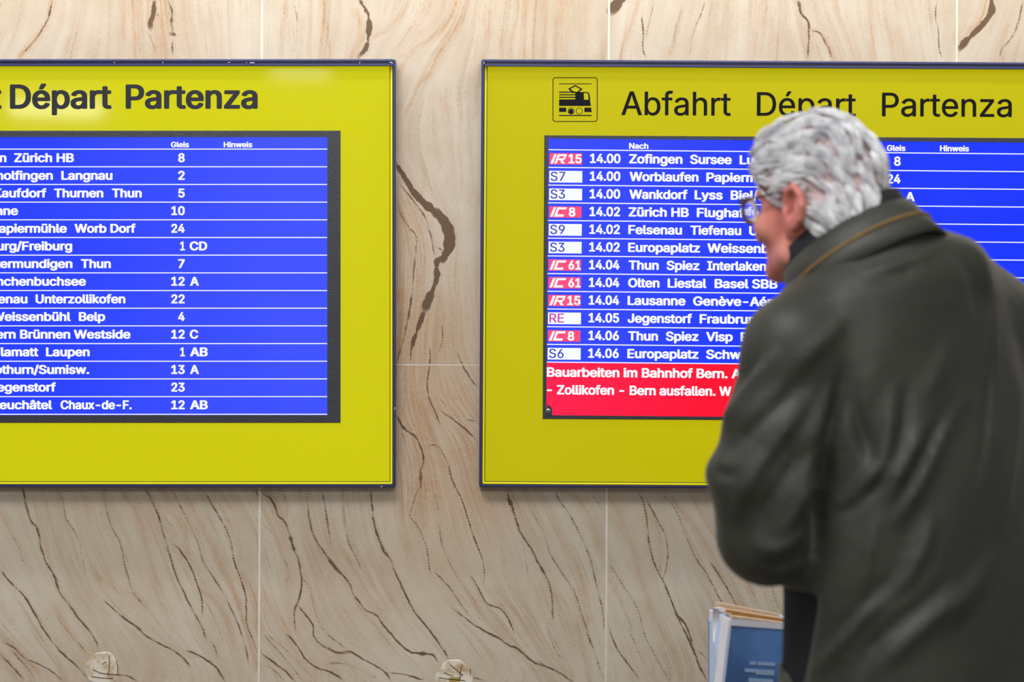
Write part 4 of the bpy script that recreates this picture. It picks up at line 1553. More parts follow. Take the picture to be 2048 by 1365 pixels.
def relax(Vv, F, it=2, lam=0.5):
    for _ in range(it):
        acc = np.zeros_like(Vv)
        cnt = np.zeros(len(Vv))
        for a, b in ((0, 1), (1, 2), (2, 3), (3, 0)):
            np.add.at(acc, F[:, a], Vv[F[:, b]])
            np.add.at(acc, F[:, b], Vv[F[:, a]])
            np.add.at(cnt, F[:, a], 1)
            np.add.at(cnt, F[:, b], 1)
        Vv = Vv * (1 - lam) + lam * acc / np.maximum(cnt, 1)[:, None]
    return Vv


def vnormals(Vv, F):
    n = np.cross(Vv[F[:, 2]] - Vv[F[:, 0]], Vv[F[:, 3]] - Vv[F[:, 1]])
    vn = np.zeros_like(Vv)
    for k in range(4):
        np.add.at(vn, F[:, k], n)
    return vn / np.maximum(1e-9, np.linalg.norm(vn, axis=1))[:, None]


def quick_mesh(name, Vv, F, mat, parent=None):
    me = bpy.data.meshes.new(name)
    me.vertices.add(len(Vv))
    me.vertices.foreach_set('co', Vv.astype(np.float32).ravel())
    k = F.shape[1]
    me.loops.add(len(F) * k)
    me.loops.foreach_set('vertex_index', F.astype(np.int32).ravel())
    me.polygons.add(len(F))
    me.polygons.foreach_set('loop_start', (np.arange(len(F)) * k).astype(np.int32))
    me.update(calc_edges=True)
    me.polygons.foreach_set('use_smooth', np.ones(len(F), bool))
    me.materials.append(mat)
    o = bpy.data.objects.new(name, me)
    return link(o, parent)


def drop_small(Vv, F):
    """keep the largest connected piece"""
    lab = np.arange(len(Vv))
    while True:
        m = lab[F].min(1)
        new = lab.copy()
        for k in range(4):
            np.minimum.at(new, F[:, k], m)
        new = new[new]
        if (new == lab).all():
            break
        lab = new
    u, c = np.unique(lab, return_counts=True)
    keep = lab == u[c.argmax()]
    mp = np.cumsum(keep) - 1
    F = F[keep[F].all(1)]
    return Vv[keep], mp[F]


# ------------------------------------------------------------------ the man
MD = 3.5                     # metres in front of the camera
ya = math.radians(45)        # head: turned past profile, towards the boards
hf = np.array([-math.cos(ya), math.sin(ya), 0.0])
hl = np.array([-math.sin(ya), -math.cos(ya), 0.0])
hu = np.array([0.0, 0.0, 1.0])
# a slight nod and a slight lean
pit = math.radians(4)
hf, hu = hf * math.cos(pit) - hu * math.sin(pit), hu * math.cos(pit) + hf * math.sin(pit)
HO = np.array(W(1652, 425, MD + 0.02))


def H(f, l, u):
    return HO + hf * f + hl * l + hu * u


HAX = [hf, hl, hu]
yb = math.radians(55)
bf = np.array([-math.cos(yb), math.sin(yb), 0.0])
bl = np.array([-math.sin(yb), -math.cos(yb), 0.0])
man = thing('person', 'grey-haired man in glasses and dark olive coat, seen from behind, reading the right board', 'person')

# skin: head, neck, slim torso, arms with hands and legs in one continuous surface
fd = Field((0.05, -2.0, 0.0), (1.15, -0.85, 1.70), 0.0042)
fd.ell(H(.010, 0, .042), (.088, .071, .090), HAX, .01)
fd.ell(H(.046, 0, -.012), (.052, .062, .074), HAX, .02)
fd.ell(H(.050, 0, -.058), (.045, .046, .034), HAX, .02)
fd.ell(H(.086, 0, -.078), (.017, .022, .014), HAX, .015)
for s_ in (1, -1):
    fd.chain([H(.006, .058 * s_, -.030), H(.022, .053 * s_, -.060), H(.084, .018 * s_, -.080)], [.016, .018, .014], .016)
    fd.ell(H(.070, .044 * s_, -.016), (.026, .022, .020), HAX, .018)
    fd.cone(H(.090, .012 * s_, .034), H(.078, .048 * s_, .034), .011, .010, .012)
    fd.ell(H(.094, .031 * s_, .016), (.016, .016, .012), HAX, .012, 'cut')
    fd.ell(H(.080, .031 * s_, .016), (.0125, .0125, .0125), HAX, .004)
    fd.ell(H(.112, .012 * s_, -.028), (.010, .008, .007), HAX, .006)
    # ear: flattened shell with a raised helix and hollow
    ef = hf * math.cos(.05) + hl * s_ * math.sin(-.05)
    el = hl * s_ * math.cos(.05) + hf * math.sin(.05)
    ca, sa_ = math.cos(math.radians(12)), math.sin(math.radians(12))
    e1, e2 = ef * ca + hu * sa_, hu * ca - ef * sa_
    EA = [e1, el, e2]
    ec = H(-.004, .076 * s_, -.002)

    def EP(a, b, c):
        return ec + e1 * a * 1.0 + el * b + e2 * c * .86
    fd.ell(EP(-.0024, .0049, .0049), (.0235, .0088, .0310), EA, .005)
    fd.ell(EP(0.0049, 0.0000, -0.0268), (0.0134, 0.0085, 0.0171), EA, 0.0073)
    hel = [EP(0.0146, 0.0073, 0.0122), EP(0.0122, 0.0110, 0.0317), EP(-0.0024, 0.0134, 0.0415), EP(-0.0171, 0.0146, 0.0317), EP(-0.0232, 0.0146, 0.0122), EP(-0.0195, 0.0122, -0.0098), EP(-0.0098, 0.0098, -0.0268)]
    fd.ell(EP(0.0000, 0.0150, 0.0060), (0.0140, 0.0105, 0.0215), EA, 0.0030, 'cut')
    fd.ell(EP(0.0040, 0.0090, -0.0020), (0.0060, 0.0090, 0.0080), EA, 0.0030, 'cut')
    fd.chain(hel, [0.0043, 0.0051, 0.0055, 0.0056, 0.0055, 0.0051, 0.0049], 0.0037)
    fd.chain([EP(-0.0098, 0.0110, 0.0220), EP(-0.0122, 0.0110, 0.0049), EP(-0.0049, 0.0098, -0.0122)], [0.0037, 0.0041, 0.0037], 0.0037)
    fd.ell(EP(0.0110, 0.0098, -0.0049), (0.0049, 0.0049, 0.0073), EA, 0.0037)
fd.chain([H(.096, 0, .022), H(.112, 0, -.004), H(.122, 0, -.022)], [.009, .010, .010], .009)
fd.ell(H(.099, 0, -.044), (.010, .022, .006), HAX, .005)
fd.ell(H(.098, 0, -.054), (.010, .020, .006), HAX, .005)
fd.cone(H(.111, .02, -.049), H(.111, -.02, -.049), .0028, .0028, .004, 'cut')
NB = np.array(W(1735, 560, MD + 0.03))
fd.chain([H(-.022, 0, -.02), H(-.040, 0, -.075), NB], [.060, .056, .066], .02)
fd.cone(H(.040, 0, -.070), H(-.01, 0, -.115), .028, .035, .03)
# torso and limbs under the clothes
SP = [W(1780, 640, MD), W(1815, 900, MD), W(1850, 1200, MD), W(1860, 1420, MD)]
fd.chain([NB] + [np.array(p) for p in SP], [.07, .11, .115, .11, .12], .04)
SHL, ELL, WRL = np.array(W(1592, 690, 3.40)), np.array(W(1552, 1045, 3.39)), np.array(W(1628, 1010, 3.63))
SHR, ELR, WRR = np.array(W(1965, 660, 3.60)), np.array(W(2105, 1000, 3.66)), np.array(W(1830, 1005, 3.80))
for S_, E_, W_ in ((SHL, ELL, WRL), (SHR, ELR, WRR)):
    fd.chain([np.array(SP[0]), S_, E_, W_], [.07, .048, .038, .026], .02)
    # hand: palm and five curled fingers
    dirv = (W_ - E_) / np.linalg.norm(W_ - E_)
    side = np.cross(dirv, [0, 0, 1.0])
    side /= np.linalg.norm(side)
    dn = np.cross(side, dirv)
    if dn[2] > 0:
        dn = -dn
    pc = W_ + dirv * .045
    for q in (-.024, -.008, .008, .024):
        fd.cone(W_ + side * q * .6, pc + side * q + dirv * .025, .013, .012, .010)
    for q, ln_ in ((-.027, .062), (-.009, .074), (.009, .078), (.027, .068)):
        k0 = pc + dirv * .036 + side * q
        k1 = k0 + (dirv * .8 + dn * .5) * ln_ * .45
        k2 = k1 + (dirv * .2 + dn * .95) * ln_ * .33
        k3 = k2 + (-dirv * .35 + dn * .9) * ln_ * .27
        fd.chain([k0, k1, k2, k3], [.0095, .0088, .008, .0072], .002)
    sg = 1 if S_ is SHR else -1
    th0 = W_ + dirv * .02 + side * .022 * -sg
    th1 = th0 + (dirv * .6 - side * sg * .65 + dn * .4) * .038
    th2 = th1 + (dirv * .85 - side * sg * .1 + dn * .5) * .03
    fd.chain([th0, th1, th2], [.015, .0105, .009], .004)
HIPC = np.array(SP[3])
legs = []
for s_ in (1, -1):
    hp = HIPC + bl * .095 * s_ + np.array([0, 0, -.04])
    kn = hp + bf * (.03 + .02 * s_) + np.array([0.0, 0, -.43 + .0])
    kn[2] = .50
    an = kn - bf * .03 + bl * .01 * s_
    an[2] = .085
    toe = an + bf * .16
    toe[2] = .045
    legs.append((hp, kn, an, toe))
    fd.chain([hp, kn, an], [.082, .055, .040], .03)
    fd.chain([an, toe], [.038, .030], .02)
Vs, Fs = fd.mesh()
Vs, Fs = drop_small(Vs, Fs)
Vs = relax(Vs, Fs, 1, 0.4)


def skin_mat():
    m, nt, b = new_mat('ruddy_skin')
    tc = N(nt, 'ShaderNodeTexCoord')
    nz = N(nt, 'ShaderNodeTexNoise', Scale=22.0, Detail=4.0)
    nt.links.new(tc.outputs['Object'], nz.inputs['Vector'])
    rp = N(nt, 'ShaderNodeValToRGB')
    rp.color_ramp.elements[0].position = 0.35
    rp.color_ramp.elements[0].color = lin((190, 108, 98))
    rp.color_ramp.elements[1].position = 0.65
    rp.color_ramp.elements[1].color = lin((212, 140, 124))
    nt.links.new(nz.outputs['Fac'], rp.inputs['Fac'])
    nt.links.new(rp.outputs['Color'], b.inputs['Base Color'])
    b.inputs['Roughness'].default_value = 0.5
    b.inputs['Subsurface Weight'].default_value = 0.15
    b.inputs['Subsurface Scale'].default_value = 0.01
    return m


M['skin'] = skin_mat()
body = quick_mesh('body', Vs, Fs, M['skin'], man)

# trousers and shoes
M['trouser'] = simple('dark_wool_trousers', (30, 31, 36), 0.85, 0.1, 40, 0.3, 500)
M['shoe'] = simple('black_leather', (22, 20, 20), 0.35, 0.1, 40)
ft = Field((0.2, -1.95, 0.0), (1.15, -0.95, 1.15), 0.009)
ft.ell(HIPC + np.array([0, 0, .02]), (.155, .19, .15), [bf, bl, [0, 0, 1]], .02)
for hp, kn, an, toe in legs:
    a2 = an.copy()
    a2[2] = .075
    ft.chain([hp, kn, a2], [.105, .085, .075], .03)
ft.func((0.2, -1.95, 0.0), (1.15, -.95, .06), lambda X, Y, Z: Z - .055, .004, 'cut')
Vt, Ft = drop_small(*ft.mesh())
quick_mesh('trousers', relax(Vt, Ft, 2), Ft, M['trouser'], man)
for hp, kn, an, toe in legs:
    fs_ = Field(np.minimum(an, toe) - .14 - np.array([0, 0, .0]), np.maximum(an, toe) + .14, 0.006)
    fs_.chain([an + np.array([0, 0, .02]) - bf * .02, an - bf * .03 + np.array([0, 0, -.035])], [.05, .045], .02)
    fs_.chain([an + np.array([0, 0, -.02]), toe + bf * .02], [.052, .042], .02)
    fs_.func(np.minimum(an, toe) - .2, np.maximum(an, toe) + .2, lambda X, Y, Z: Z - .006, .003, 'cut')
    Va, Fa = drop_small(*fs_.mesh())
    Va = relax(Va, Fa, 1)
    Va[:, 2] = np.maximum(Va[:, 2], 0.001)
    quick_mesh('shoe', Va, Fa, M['shoe'], man)

# torso profile shared by sweater and coat: py, centre px, half width, half depth, depth shift
TP = np.array([
    (440, 1778, .020, .020, .0), (450, 1790, .044, .044, .0), (465, 1796, .080, .078, .0), (480, 1800, .103, .098, .0), (500, 1803, .118, .110, .0), (530, 1798, .138, .122, .0), (560, 1789, .158, .130, .0), (600, 1783, .184, .133, .0), (650, 1788, .194, .135, .0),
    (800, 1802, .205, .145, .0), (1000, 1826, .212, .155, .0), (1200, 1848, .226, .165, .0), (1400, 1858, .236, .175, .0), (1620, 1862, .245, .18, .0), (1760, 1864, .250, .18, .0)])
tz = CAMZ + (682.5 - TP[:, 0]) / FPX * MD
tx = (TP[:, 1] - 1024) / FPX * MD
ordr = np.argsort(tz)
tz, tx, thw, thd, tdy = tz[ordr], tx[ordr], TP[ordr, 2], TP[ordr, 3], TP[ordr, 4]


def torso_fn(grow=0.0, ztop=9.0, zbot=-9.0):
    def fn(X, Y, Z):
        cx = np.interp(Z, tz, tx)
        hw = np.interp(Z, tz, thw) + grow
        hd = np.interp(Z, tz, thd) + grow
        dy = CAMY + MD + np.interp(Z, tz, tdy)
        a = (X - cx) * bl[0] + (Y - dy) * bl[1]
        b = (X - cx) * bf[0] + (Y - dy) * bf[1]
        q = (np.abs(a / hw) ** 2.2 + np.abs(b / hd) ** 2.2) ** (1 / 2.2)
        e = (q - 1) * np.minimum(hw, hd)
        e = np.maximum(e, Z - min(ztop, tz[-1]))
        return np.maximum(e, zbot - Z)
    return fn


# black sweater under the coat
M['sweater'] = simple('black_sweater', (12, 13, 20), 0.9, 0.1, 60, 0.3, 400)
fw_ = Field((0.15, -1.85, .62), (1.2, -.95, 1.5), 0.010)
zs0, zs1 = W(0, 1500, MD).z, W(0, 520, MD).z
_tf = torso_fn(-.030, zs1, zs0)
fw_.func((0.15, -1.8, zs0), (1.15, -1.0, zs1), lambda X, Y, Z: _tf(X + .026, Y, Z), .01)
Vw, Fw = drop_small(*fw_.mesh())
quick_mesh('sweater', relax(Vw, Fw, 3), Fw, M['sweater'], man)
# high dark sweater collar and the coat's own collar: bands swept round the neck
RC = np.array(W(1692, 474, MD - 0.012))
ra_ = np.array([.0705, -.040, .054])       # towards the nape
rb_ = hl * .068                            # towards the camera side


def band(name, c0, s0, c1, s1, thick, mat, wob=0.0, n=72, lip=0.0):
    """swept collar: ring at c0 scaled s0 (bottom) to ring at c1 scaled s1 (top)"""
    rings = []
    prof = [(0, 0), (.35, 0), (.7, 0), (1, 0), (1.02, 1), (.7, 1), (.35, 1), (0, 1)]
    for t, inn in prof:
        row = []
        for k in range(n):
            a = 2 * math.pi * k / n
            c = c0 + (c1 - c0) * t
            s = s0 + (s1 - s0) * t
            s = s * (1 + wob * math.sin(5 * a + 2 * t) * .5)
            p = c + (ra_ * math.cos(a) + rb_ * math.sin(a)) * s
            if inn:
                p = p - (p - c) / np.linalg.norm(p - c) * thick
            row.append(p)
        rings.append(row)
    Vb = np.array([p for r in rings for p in r])
    m = len(rings)
    Fb = np.array([[i * n + k, i * n + (k + 1) % n, ((i + 1) % m) * n + (k + 1) % n, ((i + 1) % m) * n + k] for i in range(m) for k in range(n)])
    return quick_mesh(name, Vb, Fb, mat, man)


nax = np.cross(ra_, rb_)
nax /= np.linalg.norm(nax)
if nax[2] < 0:
    nax = -nax
M['collar_dark'] = simple('black_collar_cloth', (16, 17, 24), 0.85, 0.1, 60)
band('inner_collar', RC - nax * .06, 1.02, RC + nax * .017, 1.0, .006, M['collar_dark'], .02)


# coat
def cloth_mat(name, c0, c1):
    m, nt, b = new_mat(name)
    tc = N(nt, 'ShaderNodeTexCoord')
    nz = N(nt, 'ShaderNodeTexNoise', Scale=7.0, Detail=5.0)
    nt.links.new(tc.outputs['Object'], nz.inputs['Vector'])
    rp = N(nt, 'ShaderNodeValToRGB')
    rp.color_ramp.elements[0].position = 0.35
    rp.color_ramp.elements[0].color = lin(c0)
    rp.color_ramp.elements[1].position = 0.65
    rp.color_ramp.elements[1].color = lin(c1)
    nt.links.new(nz.outputs['Fac'], rp.inputs['Fac'])
    nt.links.new(rp.outputs['Color'], b.inputs['Base Color'])
    b.inputs['Roughness'].default_value = 0.55
    b.inputs['Specular IOR Level'].default_value = 0.4
    b.inputs['Sheen Weight'].default_value = 0.08
    b.inputs['Sheen Roughness'].default_value = 0.4
    n2 = N(nt, 'ShaderNodeTexNoise', Scale=14.0, Detail=5.0, Distortion=0.6)
    nt.links.new(tc.outputs['Object'], n2.inputs['Vector'])
    bp = N(nt, 'ShaderNodeBump', Strength=0.25, Distance=0.012)
    nt.links.new(n2.outputs['Fac'], bp.inputs['Height'])
    nt.links.new(bp.outputs['Normal'], b.inputs['Normal'])
    return m


M['coat'] = cloth_mat('olive_waxed_cotton', (44, 45, 38), (53, 54, 46))
M['cord'] = simple('tan_collar_trim', (120, 92, 44), 0.8, 0.15, 60)
fc = Field((0.05, -2.05, .46), (1.25, -.86, 1.54), 0.0068)
zc0 = W(0, 1740, MD).z
fc.func((0.1, -2.0, zc0), (1.25, -0.9, 1.54), torso_fn(0.0, 9, zc0), .01)
# back of the shoulders
# sleeves
fc.chain([W(1660, 640, 3.43), W(1598, 700, 3.40), W(1562, 860, 3.39), W(1536, 965, 3.385), W(1535, 1070, 3.39)], [.060, .076, .076, .076, .068], .022)
fc.chain([W(1535, 1070, 3.39), W(1600, 1015, 3.50), W(1622, 995, 3.60)], [.068, .058, .050], .02)
fc.ell(W(1450, 945, 3.385), (.022, .03, .018), None, .03)
fc.chain([W(1900, 600, 3.58), W(1965, 660, 3.60), W(2060, 850, 3.62), W(2105, 1000, 3.66)], [.085, .085, .078, .070], .03)
fc.chain([W(2105, 1000, 3.66), W(1960, 1005, 3.74), W(1850, 1005, 3.79)], [.070, .06, .05], .02)
# hollow of the neck
fc.chain([RC - nax * .05, RC + nax * .12], [.066, .07], .008, 'cut')
# front edge: the coat hangs open below the elbow, baring the dark sweater
def open_fn(X, Y, Z):
    xe = np.interp(Z, [W(0, 1500, MD).z, W(0, 1365, MD).z, W(0, 1290, MD).z, W(0, 1200, MD).z, W(0, 1100, MD).z], [W(1590, 0, MD - .12).x, W(1606, 0, MD - .12).x, W(1620, 0, MD - .12).x, W(1634, 0, MD - .12).x, W(1642, 0, MD - .12).x])
    xl = np.interp(Z, [W(0, 1375, MD).z, W(0, 1350, MD).z, W(0, 1300, MD).z, W(0, 1285, MD).z], [W(1625, 0, MD - .1).x, W(1590, 0, MD - .1).x, W(1566, 0, MD - .1).x, .0])
    return np.maximum(np.maximum(X - xe, xl - X), Z - W(0, 1172, MD).z)


fc.func((0.1, -2.0, .4), (.60, -.9, W(0, 1120, MD).z), open_fn, .006, 'cut')
Vc, Fc = fc.mesh()
Vc, Fc = drop_small(Vc, Fc)
Vc = relax(Vc, Fc, 2)
C7 = lambda p: [(1380 + x / 1.696, 560 + y / 1.696) for x, y in p]
C6 = lambda p: [(1440 + x / 3.25, 180 + y / 3.25) for x, y in p]
FOLDS = [   # polyline, half width px, height mm
    (C7([(545, 265), (510, 380), (475, 540), (458, 680), (435, 780), (425, 900), (405, 1000)]), 13, -13),
    (C7([(470, 600), (448, 760), (435, 860), (420, 960)]), 8, -9),
    (C7([(500, 330), (450, 450), (400, 600), (380, 760)]), 16, 4),
    (C7([(700, 330), (680, 450), (650, 600), (600, 680), (540, 750), (460, 775)]), 13, 7),
    (C7([(735, 340), (735, 430), (715, 560), (690, 640)]), 10, -5),
    (C7([(560, 330), (560, 450), (600, 560), (620, 640)]), 14, -6),
    (C7([(800, 470), (745, 580), (695, 680), (665, 760)]), 11, 7),
    (C7([(680, 660), (560, 760), (470, 800)]), 10, -4),
    (C7([(960, 380), (900, 450), (850, 540), (800, 650), (740, 760), (680, 860)]), 12, 7),
    (C7([(900, 420), (830, 520), (780, 620), (700, 770)]), 10, -4),
    (C7([(1010, -60), (1040, 60), (1045, 200), (1032, 400), (1010, 560), (980, 700), (950, 850), (930, 1000)]), 5, 2.4),
    (C7([(1025, 200), (1012, 400), (990, 560), (960, 700)]), 8, -3),
    (C7([(830, 780), (790, 900), (740, 1000), (660, 1080)]), 13, 6),
    (C7([(700, 1040), (600, 1130), (500, 1250), (430, 1340)]), 12, 6),
    (C7([(760, 960), (640, 1060), (520, 1180), (450, 1270)]), 12, -4),
    (C7([(640, 790), (610, 900), (600, 1000), (560, 1060)]), 8, 4),
    (C7([(1000, 1000), (850, 1120), (700, 1250), (600, 1365)]), 20, 6),
    (C7([(900, 1000), (780, 1120), (640, 1230), (540, 1365)]), 16, -5),
    (C7([(185, 150), (175, 260), (150, 400), (125, 520)]), 12, 4),
    (C7([(310, 230), (230, 330), (150, 440), (105, 520), (80, 600)]), 14, 7),
    (C7([(250, 240), (190, 340), (130, 460)]), 10, -5),
    (C7([(400, 330), (290, 430), (180, 540), (110, 640)]), 13, -6),
    (C7([(440, 360), (330, 500), (230, 640), (170, 760), (160, 860)]), 16, 6),
    (C7([(440, 520), (340, 660), (260, 780), (230, 880)]), 13, -5),
    (C7([(430, 660), (350, 800), (290, 890)]), 14, 5),
    (C7([(240, 950), (300, 975), (370, 950), (420, 900)]), 12, -7),
    (C7([(200, 880), (270, 920), (360, 880), (410, 800)]), 13, 4),
    (C7([(80, 640), (120, 660), (170, 660)]), 9, -5),
    (C6([(900, 1200), (1100, 1155), (1300, 1085), (1400, 1020), (1480, 950)]), 9, 3.5),
    (C6([(950, 1250), (1150, 1200), (1330, 1120)]), 12, -3),
    (C6([(1560, 960), (1680, 1090), (1740, 1230), (1790, 1400)]), 12, 4),
    (C6([(1480, 1000), (1600, 1130), (1660, 1300), (1680, 1500)]), 12, -3),
    (C7([(1090, 200), (1100, 420), (1085, 640), (1060, 860)]), 14, 5),
    (C7([(900, 160), (850, 300), (780, 420)]), 16, 3),
    (C7([(560, 80), (480, 180), (400, 260), (330, 330)]), 16, 4),
    (C7([(1050, 900), (960, 1050), (860, 1200)]), 16, 5)]
Nc = vnormals(Vc, Fc)
dep = Vc[:, 1] - CAMY
vpx = 1024 + Vc[:, 0] / dep * FPX
vpy = 682.5 - (Vc[:, 2] - CAMZ) / dep * FPX
face = np.clip(-Nc[:, 1] * 1.6 + 0.15, 0, 1)
disp = np.zeros(len(Vc))
for p, hwid, amp in FOLDS:
    L = smooth_line(p, 8.0)
    n = len(L)
    taper = np.clip(np.minimum(np.arange(n), n - 1 - np.arange(n)) / (n * 0.28), 0, 1)
    m = (vpx > L[:, 0].min() - 60) & (vpx < L[:, 0].max() + 60) & (vpy > L[:, 1].min() - 60) & (vpy < L[:, 1].max() + 60)
    ii = np.where(m)[0]
    d2 = (vpx[ii, None] - L[None, :, 0]) ** 2 + (vpy[ii, None] - L[None, :, 1]) ** 2
    j = d2.argmin(1)
    dd = d2[np.arange(len(ii)), j]
    disp[ii] += amp * 0.0016 * taper[j] * np.exp(-dd / (hwid ** 2))
# soft random drape all over
rg = np.random.RandomState(11)
for _ in range(9):
    kx, ky = rg.uniform(.004, .02), rg.uniform(.002, .009)
    disp += 0.0011 * np.sin(vpx * kx * 2.2 + vpy * ky * 2.2 + rg.rand() * 6.3 + 1.3 * np.sin(vpy * .006 + rg.rand() * 6))
Vc = Vc + Nc * (disp * np.where(face > 0, face, 0) + disp * .0)[:, None]
Vc = relax(Vc, Fc, 1)
coat = quick_mesh('coat', Vc, Fc, M['coat'], man)
coat['label'] = 'dark olive coat with creased sleeve'
band('coat_collar', RC - nax * .075, 1.28, RC - nax * .006, 1.07, .007, M['coat'], .02)
# tan cord piping along the collar seam
pts = []
for k in range(80):
    a = 2 * math.pi * k / 79
    pts.append(RC - nax * .040 + (ra_ * math.cos(a) + rb_ * math.sin(a)) * 1.178)
m_ = MB()
m_.tube(pts, .0028, 8, cap=False)
m_.build('collar_piping', M['cord'], man, True)

# ------------------------------------------------------------------ hair
def hair_mat():
    m, nt, b = new_mat('silver_hair')
    tc = N(nt, 'ShaderNodeTexCoord')
    nz = N(nt, 'ShaderNodeTexNoise', Scale=26.0, Detail=4.0)
    nt.links.new(tc.outputs['Object'], nz.inputs['Vector'])
    rp = N(nt, 'ShaderNodeValToRGB')
    e = rp.color_ramp.elements
    e[0].position = 0.34
    e[0].color = lin((186, 184, 188))
    e[1].position = 0.56
    e[1].color = lin((246, 246, 248))
    nt.links.new(nz.outputs['Fac'], rp.inputs['Fac'])
    nt.links.new(rp.outputs['Color'], b.inputs['Base Color'])
    b.inputs['Roughness'].default_value = 0.5
    b.inputs['Specular IOR Level'].default_value = 0.35
    return m


M['hair'] = hair_mat()
M['scalp'] = simple('thin_hair_over_scalp', (196, 172, 170), 0.8, 0.2, 40)
# cap of hair: covers the skull above the hairline
fh = Field(HO - np.array([.17, .17, .12]), HO + np.array([.17, .17, .20]), 0.0036)
fh.ell(H(.006, 0, .050), (.096, .080, .094), HAX, .004)
fh.ell(H(-.036, 0, -.004), (.066, .072, .066), HAX, .02)
fh.ell(H(-.064, 0, -.030), (.036, .056, .034), HAX, .02)
fh.ell(H(.052, 0, .070), (.058, .068, .050), HAX, .02)
fh.ell(H(.050, 0, .085), (.050, .062, .042), HAX, .03)


def hairline(X, Y, Z):
    D = np.stack([X - HO[0], Y - HO[1], Z - HO[2]], -1)
    f, l, u = D @ hf, D @ hl, D @ hu
    al = np.abs(l)
    # lower limit of the hair as a function of f
    lim = np.interp(f, [-.14, -.08, -.045, -.022, -.016, .020, .026, .050, .072, .085, .12], [-.062, -.062, -.052, -.040, .034, .036, .004, .030, .042, .056, .075])
    lim = np.where(al < .035, np.interp(f, [-.14, -.06, .0, .05, .09, .12], [-.075, -.065, .0, .04, .066, .08]), lim)
    return u - lim


fh.func(HO - .17, HO + .2, hairline, .008, 'cut')
Vh, Fh = drop_small(*fh.mesh())
Vh = relax(Vh, Fh, 1)
Nh = vnormals(Vh, Fh)


def loc(P):
    D = P - HO
    return D @ hf, D @ hl, D @ hu


f_, l_, u_ = loc(Vh)
# lumpy locks combed back and down
lump = np.zeros(len(Vh))
rg = np.random.RandomState(4)
ang = np.arctan2(u_ - .03, -f_)
for _ in range(7):
    lump += np.sin(ang * rg.uniform(1, 6) + l_ * rg.uniform(20, 70) * rg.choice([-1, 1]) + f_ * rg.uniform(-45, 45) + rg.rand() * 6.3)
Vh = Vh + Nh * (0.0014 * lump)[:, None]
hair = quick_mesh('hair', Vh - Nh * .004, Fh, M['scalp'], man)
# locks of strands lying on the cap
surf = Vh
SN = Nh
key = (loc(surf))
vis = np.where((u_ > -.125))[0]
rg = np.random.RandomState(21)
grid_ = {}
cell = .008
for i, p in enumerate(surf):
    grid_.setdefault((int(p[0] // cell), int(p[1] // cell), int(p[2] // cell)), []).append(i)


def nearest(p):
    best, bd = -1, 1e9
    c = (int(p[0] // cell), int(p[1] // cell), int(p[2] // cell))
    for a in (-1, 0, 1):
        for b in (-1, 0, 1):
            for d in (-1, 0, 1):
                for i in grid_.get((c[0] + a, c[1] + b, c[2] + d), ()):
                    q = surf[i] - p
                    q2 = q @ q
                    if q2 < bd:
                        best, bd = i, q2
    return best


def comb(p):
    """direction the hair is combed at a point of the scalp"""
    f, l, u = loc(p)
    sd = 1.0 if l > 0 else -1.0
    # from forehead back over the crown, down at the back, back-and-down at the sides
    v = -hf * (0.9 + 1.2 * max(0, min(1, (f + .02) * 9))) - hu * max(0.0, min(1.6, (-.01 - f) * 16 + (.09 - u) * 5)) + hl * sd * 0.25 * max(0, min(1, (u - .08) * 14))
    if f < -.05 and u < .02:
        v = v - hf * .3 - hu * .8
    return v


verts, faces = [], []
NL = 520
NS = 22
cand = rg.choice(vis, NL)
nv = 0
for li in cand:
    p = surf[li].copy()
    _qx, _qy = 1024 + p[0] / (p[1] - CAMY) * FPX, 682.5 - (p[2] - CAMZ) / (p[1] - CAMY) * FPX
    if p[1] < HO[1] and abs(_qx + _qy * .35 - 1805) < 26 and abs(_qy - 330) < 26 and rg.rand() < .8:
        continue      # thin patch where the scalp shows
    ln_ = rg.uniform(.034, .074)
    steps = 8
    path, nor = [], []
    ph = rg.rand() * 6.3
    wv = rg.uniform(.15, .5)
    cur = p.copy()
    ok = True
    lift = rg.uniform(.000, .0040)
    for s_ in range(steps + 1):
        i = nearest(cur)
        if i < 0:
            break
        n = SN[i]
        path.append(surf[i] * .35 + cur * .65 + n * (lift * math.sin(math.pi * s_ / steps) + .0008))
        nor.append(n)
        d = comb(cur)
        d = d - n * (d @ n)
        d /= max(1e-6, np.linalg.norm(d))
        sd = np.cross(n, d)
        d = d + sd * wv * math.sin(ph + s_ * .75)
        d /= np.linalg.norm(d)
        cur = cur + d * ln_ / steps
        cur = surf[i] * .15 + cur * .85
    if len(path) < 5:
        # hair that leaves the cap hangs free
        if len(path) < 2:
            continue
    path = np.array(path)
    nor = np.array(nor)
    m = len(path)
    tan_ = np.gradient(path, axis=0)
    tan_ /= np.maximum(1e-9, np.linalg.norm(tan_, axis=1))[:, None]
    sid = np.cross(nor, tan_)
    t = np.linspace(0, 1, m)
    spread = .0098 * (1 - .55 * t) * np.sin(np.pi * np.clip(t + .2, 0, 1) * .5) + .0006
    for _ in range(NS):
        a, b = rg.uniform(-1, 1), rg.uniform(-.35, .7)
        pp = path + sid * (a * spread)[:, None] + nor * (b * spread * .6)[:, None]
        r = .00055 * (1 - .75 * t) + .00012
        ring = []
        for q in range(3):
            an = 2 * math.pi * q / 3
            ring.append(pp + sid * (r * math.cos(an))[:, None] + nor * (r * math.sin(an))[:, None])
        ring = np.stack(ring, 1).reshape(-1, 3)
        verts.append(ring)
        base = np.arange(m - 1)[:, None] * 3
        for q in range(3):
            q2 = (q + 1) % 3
            faces.append(np.hstack([base + q, base + q2, base + 3 + q2, base + 3 + q]) + nv)
        nv += len(ring)
hs_ = quick_mesh('hair_strands', np.vstack(verts), np.vstack(faces), M['hair'], hair)
hs_['kind'] = 'stuff'

